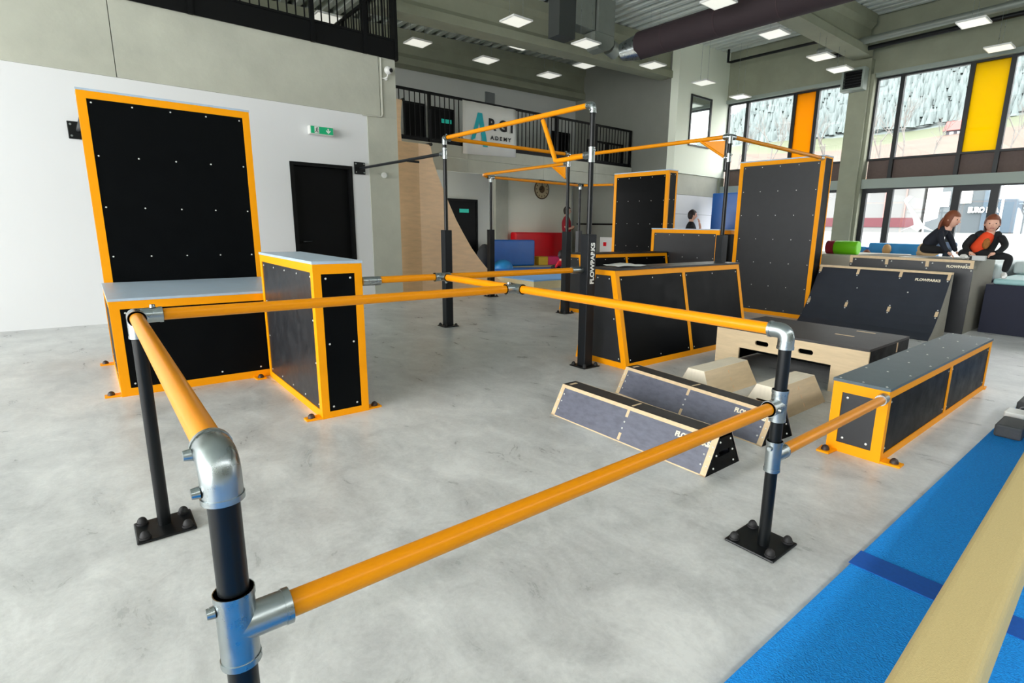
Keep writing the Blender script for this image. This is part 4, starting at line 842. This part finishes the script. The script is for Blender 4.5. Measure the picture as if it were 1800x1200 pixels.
def head(parent, c, face, r, hairm, hair='short', s=1.):
    """head with eyes, nose, mouth, ears and a cap of hair; face = look direction"""
    c, f = V(c), V(face).normalized(); up_ = V((0, 0, 1)); sd = f.cross(up_).normalized(); up_ = sd.cross(f)
    def P(a, b, d_): return c + f * a * r + sd * b * r + up_ * d_ * r
    mb = MB(); n, m_ = 20, 14; vs = []
    for j in range(m_ + 1):
        t = -math.pi / 2 + math.pi * j / m_
        for i in range(n):
            a = 2 * math.pi * i / n; x, y, z = math.cos(t) * math.cos(a), math.cos(t) * math.sin(a), math.sin(t)
            wd = .80 if z > -.1 else .80 * (1 - .28 * (-.1 - z)); x2 = x * (1.0 if x < 0 or z > -.2 else 1.02)
            vs.append(P(x2 * .98, y * wd, z * 1.18))
    mb.add(vs, [(j * n + i, j * n + (i + 1) % n, (j + 1) * n + (i + 1) % n, (j + 1) * n + i) for j in range(m_) for i in range(n)], True)
    mb.sweep([P(.86, 0, .05), P(1.02, 0, -.18), P(1.1, 0, -.28), P(.9, 0, -.36)], [.05 * r, .1 * r, .13 * r, .08 * r], n=8)
    for e in (-1, 1): mb.ball(P(-.02, e * .82, -.12), .12 * r, .12 * r, .22 * r, n=8, m=6)
    mb.sweep([P(-.12, 0, -.7), P(-.2, 0, -1.5)], [.48 * r, .5 * r], n=14)
    h = obj('head', mb, SKIN, parent)
    ey = MB()
    for e in (-1, 1): ey.ball(P(.83, e * .33, .02), .1 * r, n=8, m=6)
    obj('eyes', ey, HAIRD, h); mo = MB().sweep([P(.86, -.22, -.6), P(.94, 0, -.58), P(.86, .22, -.6)], .05 * r, n=6); obj('mouth', mo, mat('lips', (178, 104, 96), .5) if 'lips' not in bpy.data.materials else bpy.data.materials['lips'], h)
    hv = []; 
    for j in range(9):
        for i in range(n):
            a = 2 * math.pi * i / n; ca = math.cos(a)
            low = (.42 if ca > .45 else (-.1 if ca > -.2 else -.75)) if hair == 'short' else (.35 if ca > .5 else (-.5 if ca > .1 else -1.0))
            t0 = math.asin(max(-.98, low)); t = t0 + (math.pi / 2 - t0) * j / 8; k = 1.08 + .03 * math.sin(i * 2.3 + j)
            hv.append(P(math.cos(t) * ca * 1.0 * k - .03, math.cos(t) * math.sin(a) * .86 * k, math.sin(t) * 1.18 * k))
    hb = MB().add(hv, [(j * n + i, j * n + (i + 1) % n, (j + 1) * n + (i + 1) % n, (j + 1) * n + i) for j in range(8) for i in range(n)], True)
    if hair == 'long':
        for i in range(9):
            b = (i - 4) * .17; hb.sweep([P(-.75, b, .1), P(-.98, b, -.6), P(-1.0, b * 1.1, -1.2), P(-.9, b * 1.1, -1.75)], [.16 * r, .2 * r, .17 * r, .05 * r], n=6)
    obj('hair', hb, hairm, h)
def person(label, loc): return thing('person', label, 'person', loc)

# girl leaning over the dark block
g = person('child in navy jacket with auburn hair leaning on the dark block', (9.25, 2.3, .98))
skin('jacket', [((9.30, 2.36, 1.085), .098), ((9.28, 2.27, 1.19), .10), ((9.26, 2.17, 1.31), .088), ((9.26, 2.12, 1.365), .05)], chain(4), NAVYC, g)
skin('sleeve', [((9.16, 2.17, 1.32), .05), ((9.12, 2.13, 1.18), .042), ((9.10, 2.06, 1.06), .034), ((9.09, 2.02, 1.025), .03)], chain(4), NAVYC, g); skin('sleeve', [((9.36, 2.15, 1.32), .05), ((9.42, 2.08, 1.18), .042), ((9.38, 2.02, 1.07), .034), ((9.36, 1.99, 1.03), .03)], chain(4), NAVYC, g)
skin('trousers', [((9.30, 2.40, 1.08), .092), ((9.22, 2.22, 1.05), .062), ((9.30, 2.12, 1.04), .05), ((9.42, 2.24, 1.03), .042), ((9.52, 2.38, 1.025), .035)], chain(5), BLACKC, g)
skin('trouser_leg', [((9.42, 2.36, 1.075), .07), ((9.52, 2.16, 1.10), .062), ((9.54, 2.05, 1.13), .056), ((9.60, 2.12, 1.05), .045)], chain(4), mat('denim', (150, 172, 205), .8), g)
head(g, (9.25, 2.075, 1.47), (-.25, -1, -.12), .098, HAIRR, 'long')
obj('hand', hand(g, (9.09, 2.02, 1.02), (0, -.8, -.5), (0, 0, 1), .8), SKIN, g); obj('hand', hand(g, (9.36, 1.99, 1.025), (0, -.8, -.5), (0, 0, 1), .8), SKIN, g)
g.location.y += .14; g.location.z += .045
# boy holding a grey device
b = person('boy in black jacket and orange shirt holding a grey device', (9.33, 1.9, .98))
skin('shirt', [((9.36, 1.94, 1.06), .10), ((9.34, 1.86, 1.18), .098), ((9.33, 1.80, 1.29), .092), ((9.32, 1.785, 1.36), .045)], chain(4), ORC, b, label='orange shirt')
obj('shirt_print', MB().ball((9.262, 1.795, 1.2), .02, .045, .075, n=12, m=8), OCHRE, b)
skin('jacket_side', [((9.38, 2.0, 1.065), .065), ((9.37, 1.955, 1.18), .062), ((9.35, 1.905, 1.32), .06), ((9.36, 1.85, 1.36), .04)], chain(4), BLACKC, b); skin('jacket_side', [((9.40, 1.80, 1.05), .07), ((9.40, 1.75, 1.18), .06), ((9.37, 1.70, 1.32), .058), ((9.36, 1.74, 1.36), .04)], chain(4), BLACKC, b)
skin('sleeve', [((9.33, 1.93, 1.32), .055), ((9.25, 2.02, 1.17), .045), ((9.15, 1.97, 1.10), .036), ((9.12, 1.93, 1.085), .032)], chain(4), BLACKC, b); skin('sleeve', [((9.34, 1.68, 1.31), .055), ((9.28, 1.585, 1.18), .045), ((9.17, 1.62, 1.10), .036), ((9.13, 1.655, 1.085), .032)], chain(4), BLACKC, b)
skin('trousers', [((9.38, 1.93, 1.075), .095), ((9.30, 1.74, 1.055), .068), ((9.26, 1.52, 1.03), .055), ((9.30, 1.54, .93), .048), ((9.33, 1.56, .83), .038)], chain(5), BLACKC, b)
skin('trouser_leg', [((9.36, 1.98, 1.07), .085), ((9.20, 2.03, 1.06), .058), ((9.12, 1.98, 1.045), .05), ((9.08, 1.93, 1.04), .042)], chain(4), BLACKC, b)
sh = MB().sweep([(9.36, 1.565, .80), (9.32, 1.555, .785), (9.24, 1.54, .775), (9.19, 1.535, .772)], [.03, .036, .032, .018], n=12); obj('shoe', sh, WPRINT, b); obj('shoe', MB().sweep([(9.09, 2.0, 1.02), (9.06, 1.96, 1.02), (9.03, 1.93, 1.02)], [.028, .034, .02], n=12), WPRINT, b)
head(b, (9.315, 1.775, 1.462), (-1, -.25, -.05), .098, HAIRR, 'short')
obj('hand', hand(b, (9.12, 1.93, 1.08), (-.1, -.7, -.4), (-.6, 0, .8), .75), SKIN, b); obj('hand', hand(b, (9.13, 1.655, 1.08), (-.1, .7, -.4), (-.6, 0, .8), .75), SKIN, b)
t = thing('tablet_case', 'grey device case resting in front of the boy', 'device', (9.08, 1.79, .98))
obj('case', B(8.90, 8.985, 1.705, 1.875, .981, 1.045), mat('device_grey', (190, 192, 190), .5), t, bevel=.006); obj('grip', B(8.89, 8.899, 1.845, 1.87, .985, 1.035), INK, t)
# tan jacket bundle
tj = MB().ball((10.42, 2.75, 1.045), .14, .16, .12, n=18, m=10); 
for v in tj.v: v += V((.02 * math.sin(v.y * 31), .02 * math.sin(v.z * 40 + v.x * 20), .02 * math.sin(v.x * 25 + v.y * 18)))
tag(obj('folded_jacket', tj, TAN), 'tan jacket bundled on the pale mat behind the block', 'jacket')
def toddler(label, x, y, zf, top, hm, face, cl):
    p = person(label, (x, y, zf)); h = top - zf
    skin('clothing', [((x, y, zf + .07), .09), ((x, y, zf + h * .35), .085), ((x, y, zf + h * .52), .045)], chain(3), cl, p); head(p, (x, y, top - .105), face, .088, hm, 'short')
    skin('legs', [((x, y, zf + .07), .06), ((x - .14, y + .06, zf + .06), .05), ((x - .22, y - .02, zf + .045), .04)], chain(3), BLACKC, p)
toddler('toddler with blond hair sitting before the long blue foam block', 12.62, 4.05, .662, 1.09, HAIRB, (1, .2, 0), TAN)
toddler('small child with brown hair low beside the lime roll', 12.62, 4.42, .662, .965, HAIRR, (1, .3, 0), REDC)
# man with folded arms, red shirt
def standing(label, x, y, zf, H, fdir, shirt, pants, hairm, pose):
    p = person(label, (x, y, zf)); k = H / 1.78; f = V(fdir).normalized(); sd = f.cross(V((0, 0, 1))); O = V((x, y, zf))
    def Q(a, b, z): return tuple(O + f * a * k + sd * b * k + V((0, 0, z * k)))
    skin('shirt', [(Q(0, 0, .93), .145 * k), (Q(0, 0, 1.12), .15 * k), (Q(-.01, 0, 1.30), .165 * k), (Q(-.01, 0, 1.44), .10 * k), (Q(0, 0, 1.50), .055 * k)], chain(5), shirt, p)
    for e in (-1, 1):
        skin('trouser_leg', [(Q(0, e * .07, .95), .105 * k), (Q(.01, e * .09, .5), .075 * k), (Q(-.01, e * .1, .08), .05 * k)], chain(3), pants, p); obj('shoe', MB().sweep([Q(-.06, e * .1, .05), Q(.06, e * .1, .045), Q(.18, e * .11, .03)], [.045 * k, .045 * k, .025 * k], n=12), INK, p)
        skin('sleeve', [(Q(-.01, e * .17, 1.40), .07 * k), (Q(-.02, e * .24, 1.26), .06 * k), (Q(.0, e * .255, 1.17), .052 * k)], chain(3), shirt, p)
        if pose == 'folded' or e < 0: arm = [(Q(0, e * .25, 1.2), .045 * k), (Q(.06, e * .25, 1.09), .042 * k), (Q(.19, e * .10, 1.13), .036 * k), (Q(.21, -e * .02, 1.15), .028 * k)]
        else: arm = [(Q(0, e * .25, 1.2), .045 * k), (Q(.13, e * .24, 1.13), .042 * k), (Q(.21, e * .12, 1.33), .034 * k), (Q(.19, e * .06, 1.46), .028 * k)]
        skin('forearm', arm, chain(4), SKIN, p); w0, w1 = V(arm[2][0]), V(arm[3][0]); obj('hand', hand(p, w1, (w1 - w0), tuple(f), k), SKIN, p)
    head(p, Q(.01, 0, 1.655), fdir, .112 * k, hairm, 'short')
standing('man in dark red shirt with folded arms near the red mat', 11.5, 12.62, .2, 1.75, (.6, -.8, 0), REDC, BLACKC, HAIRD, 'folded')
standing('young man in black shirt touching his chin before white wall', 12.7, 8.9, 0, 1.84, (.75, -.66, 0), BLACKC, BLACKC, HAIRD, 'chin')
# child in red sitting on the spring floor
p = person('child in red top sitting on the gym floor', (9.5, 10.6, .2))
skin('red_top', [((9.5, 10.6, .30), .12), ((9.5, 10.6, .42), .115), ((9.5, 10.6, .50), .05)], chain(3), mat('bright_red_cloth', (214, 14, 40), .8), p); head(p, (9.5, 10.6, .615), (.6, .8, 0), .098, HAIRD, 'short')
skin('legs', [((9.5, 10.6, .28), .08), ((9.35, 10.78, .29), .06), ((9.5, 10.9, .27), .045)], chain(3), BLACKC, p); skin('sleeve', [((9.38, 10.52, .46), .045), ((9.33, 10.58, .34), .04), ((9.4, 10.7, .29), .032)], chain(3), bpy.data.materials['bright_red_cloth'], p)

# ================================================================== WINDOW DECAL AND OUTSIDE
dp = [(4.6, 2.09), (4.5, 2.2), (4.4, 2.17), (4.46, 2.08), (4.5, 2.03), (4.28, 1.77), (4.16, 1.59), (4.09, 1.5), (3.85, 1.37), (4.14, 1.44), (4.22, 1.37), (4.37, 1.46), (4.6, 1.36), (4.31, 1.52), (4.34, 1.65), (4.45, 1.85)]
o = obj('window_decal', MB().prism(dp, 'x', 14.955, 14.958), glass('frosted_white_vinyl', gl=.03, mixcol=(188, 192, 192), a=.8)); tag(o, 'white curved figure decal on the wide low window', 'decal')
gr = MB().add([(15.3, -60, -.05), (46, -60, 1.75), (46, 120, 1.75), (15.3, 120, -.05)], [(0, 1, 2, 3)]).add([(46, -60, 1.75), (46, 120, 1.75), (46.5, 120, -1), (46.5, -60, -1), (15.3, 120, -1), (15.3, -60, -1)], [(0, 1, 2, 3)])
tag(struct('ground_outside', gr, mat('pale_paving', (112, 114, 112), .8, var=.06, vs=.6)), 'pale paved yard outside the windows')
# hillside
def eprof(x, y):
    q = y / max(x, 1); e0 = .085 + (.147 - .085) * min(1, max(0, (x - 46) / 64)) if x < 110 else .147 + (x - 110) * .0021
    cap = .205 + .16 * min(1, max(0, (.62 - q) / .35)); return min(e0, cap)
xs_ = [46 + 4 * i for i in range(17)] + [116 + 7 * i for i in range(17)]; ys_ = [-70 + 5 * i for i in range(44)]
hv = []; rnd = random.Random(3)
for x in xs_:
    for y in ys_: hv.append((x, y, 1.3 + x * eprof(x, y) + rnd.uniform(-.12, .12) * (x > 48) + (.5 * math.sin(y * .13 + x * .05) if x > 60 else 0)))
ny_ = len(ys_); bands = {'meadow': [], 'pasture': [], 'forest': []}
for i in range(len(xs_) - 1):
    for j in range(ny_ - 1):
        k = 'meadow' if xs_[i] < 104 else ('pasture' if xs_[i] < 114 else 'forest'); bands[k].append((i * ny_ + j, (i + 1) * ny_ + j, (i + 1) * ny_ + j + 1, i * ny_ + j + 1))
HM = dict(meadow=mat('dry_meadow', (80, 62, 51), .95, var=.2, vs=.35), pasture=mat('pasture_green', (68, 74, 52), .95, var=.1, vs=.2), forest=mat('haze_tinted_forest', (80, 89, 88), .95, var=.2, vs=.12))  # forest tone carries painted distance haze; the air itself is clear
hs = thing('ground_hill', None, None, (60, 20, 0), kind='structure'); tag(hs, 'hazy hillside behind the windows')
for k, fs in bands.items():
    o = obj(k + '_slope', MB().add(hv, fs, True), HM[k], hs)
# conifers on the slope
cf = MB(); 
for k in range(6500):
    x = rnd.uniform(116, 215); y = rnd.uniform(-.05, .8) * x; h = rnd.uniform(1.6, 3.4); z = 1.3 + x * eprof(x, y); r = h * rnd.uniform(.2, .3); n = 5
    b = [(x + r * math.cos(2 * math.pi * i / n), y + r * math.sin(2 * math.pi * i / n), z + h * .08) for i in range(n)]
    cf.add(b + [(x, y, z + h)], [(i, (i + 1) % n, n) for i in range(n)])
o = obj('conifer_forest', cf, mat('haze_tinted_conifer', (97, 107, 106), .95, var=.08, vs=.1)); tag(o, 'haze-tinted conifer forest covering the hillside', 'forest', kind='stuff')  # cones greyed with the same painted haze
# bare trees
def bare_tree(seed, h):
    rn = random.Random(seed); mb = MB()
    def grow(p, d, L_, r, lv):
        q = p + d * L_; mb.sweep([p, p.lerp(q, .5) + V((rn.uniform(-1, 1), rn.uniform(-1, 1), 0)) * L_ * .04, q], [r, r * .85, r * .62], n=5)
        if lv == 0: return
        for _ in range(3 if lv > 1 else 3):
            a = V((rn.uniform(-1, 1), rn.uniform(-1, 1), rn.uniform(.2, .9))); grow(p.lerp(q, rn.uniform(.45, 1)), (d * .9 + a * .75).normalized(), L_ * rn.uniform(.5, .75), r * .55, lv - 1)
    grow(V((0, 0, -.3)), V((0, 0, 1)), h * .42, h * .011, 4); return mb
TB = mat('bare_branches', (104, 102, 98), .95)
tlab = ['bare tree behind the narrow pane beside the white wall', 'bare tree behind the wide pane left of orange', 'slim bare tree nearer the orange pane', 'bare tree behind pane between orange and column', 'bare tree right of the window column', 'bare tree in the wide pane before the red roof', 'slim bare tree left of the red roofed house', 'bare tree right of the yellow pane']
protos = [bare_tree(s, 8) for s in (1, 5, 9)]; pm = []
for i, (x, q) in enumerate([(50, .60), (48, .535), (55, .50), (50, .44), (47, .352), (52, .318), (60, .275), (58, .185)]):
    if i < 3: o = obj('bare_tree', protos[i], TB); pm.append(o)
    else: o = pm[i % 3].copy(); col.objects.link(o)
    y = x * q; o.location = (x, y, 1.3 + x * eprof(x, y)); o.rotation_euler = (0, 0, i * 1.1); s_ = (.95, 1.05, .9, 1.0, .95, .9, .8, .9)[i]; o.scale = (s_, s_, s_); tag(o, tlab[i], 'tree', 'bare trees on the meadow')
# farmhouse with red roof
hx, hy = 106, 27.2; hz = 1.3 + hx * eprof(hx, hy) - .2; t = thing('farmhouse', 'distant farmhouse with a red roof on the hillside', 'house', (hx, hy, hz))
obj('wall', B(hx, hx + 3, hy - 4.0, hy + .9, hz, hz + 1.1), mat('farm_dark_wall', (70, 68, 76), .9), t); rf = obj('roof', MB().prism([(hx - .5, hz + 1.05), (hx + 3.5, hz + 1.05), (hx + 1.5, hz + 2.7)], 'y', hy - 4.4, hy + 1.3), mat('red_roof', (160, 72, 68), .9), t)
for k in range(3): obj('window', B(hx - .06, hx - .01, hy - .1 - k * 1.0, hy + .4 - k * 1.0, hz + .5, hz + .85), WPRINT, t)
obj('base', B(hx - .3, hx - .02, hy - 4, hy + .9, hz - .2, hz + .3), WPRINT, t)
# buildings across the yard
t = thing('office_building', 'grey office building with white windows across the yard', 'building', (41, 3, 1.5)); GB = mat('grey_cladding', (68, 76, 80), .8, var=.05, vs=.5); BG_ = mat('blue_grey_glazing', (62, 78, 90), .3)
obj('wall', B(41, 50, -14, 11.3, 1.35, 5.6), GB, t)
for y0, y1, z0, z1, m in ((9.0, 9.9, 3.2, 4.3, WPRINT), (10.1, 10.9, 3.0, 3.9, WPRINT), (6.6, 8.4, 1.5, 4.6, BG_), (4.6, 5.3, 3.2, 4.0, WPRINT), (1.0, 4.2, 1.6, 4.8, BG_), (-4, .5, 1.6, 4.8, BG_)):
    wo = obj('window', B(40.94, 41, y0, y1, z0, z1), m, t)
    if m is BG_: obj('mullion', B(40.9, 40.94, (y0 + y1) / 2 - .06, (y0 + y1) / 2 + .06, z0, z1), WPRINT, wo)
    elif y1 < 6: obj('pane', B(40.9, 40.94, y0 + .15, y1 - .15, z0 + .15, z1 - .15), BG_, wo)
obj('shop_sign', text_mb('EURO PCA', .42, (40.9, 8.35, 2.78), (0, -1, 0), (0, 0, 1), depth=.05, bold=.02, sx=.72), WPRINT, t, label='white sign letters')
t = thing('white_house', 'white house with a red band across the yard', 'building', (41, 13.5, 1.5)); obj('wall', B(41, 48, 11.5, 22, 1.4, 4.6), mat('white_render', (112, 113, 112), .8), t); obj('red_band', B(40.95, 41, 11.5, 22, 1.75, 2.35), mat('red_band', (88, 44, 50), .8), t); obj('roof', B(40.6, 48.4, 11.4, 22.3, 4.6, 5.0), mat('clay_roof', (150, 112, 92), .9), t)
for yv in (12.4, 13.6, 15.2): obj('downpipe', B(40.9, 40.95, yv, yv + .07, 2.35, 4.6), mat('downpipe_red', (150, 110, 104), .8) if yv == 12.4 else bpy.data.materials['downpipe_red'], t)
t = thing('flag_pole', 'white banner flag on a pole before the office', 'flag', (36, 9.9, 1.2)); obj('pole', MB().cyl((36, 9.9, 1.15), (36, 9.9, 4.4), .04, n=8), WPRINT, t); obj('flag', MB().prism([(9.85, 2.0), (9.3, 2.2), (9.25, 4.0), (9.6, 4.4), (9.85, 4.4)], 'x', 35.98, 36.0), WPRINT, t)
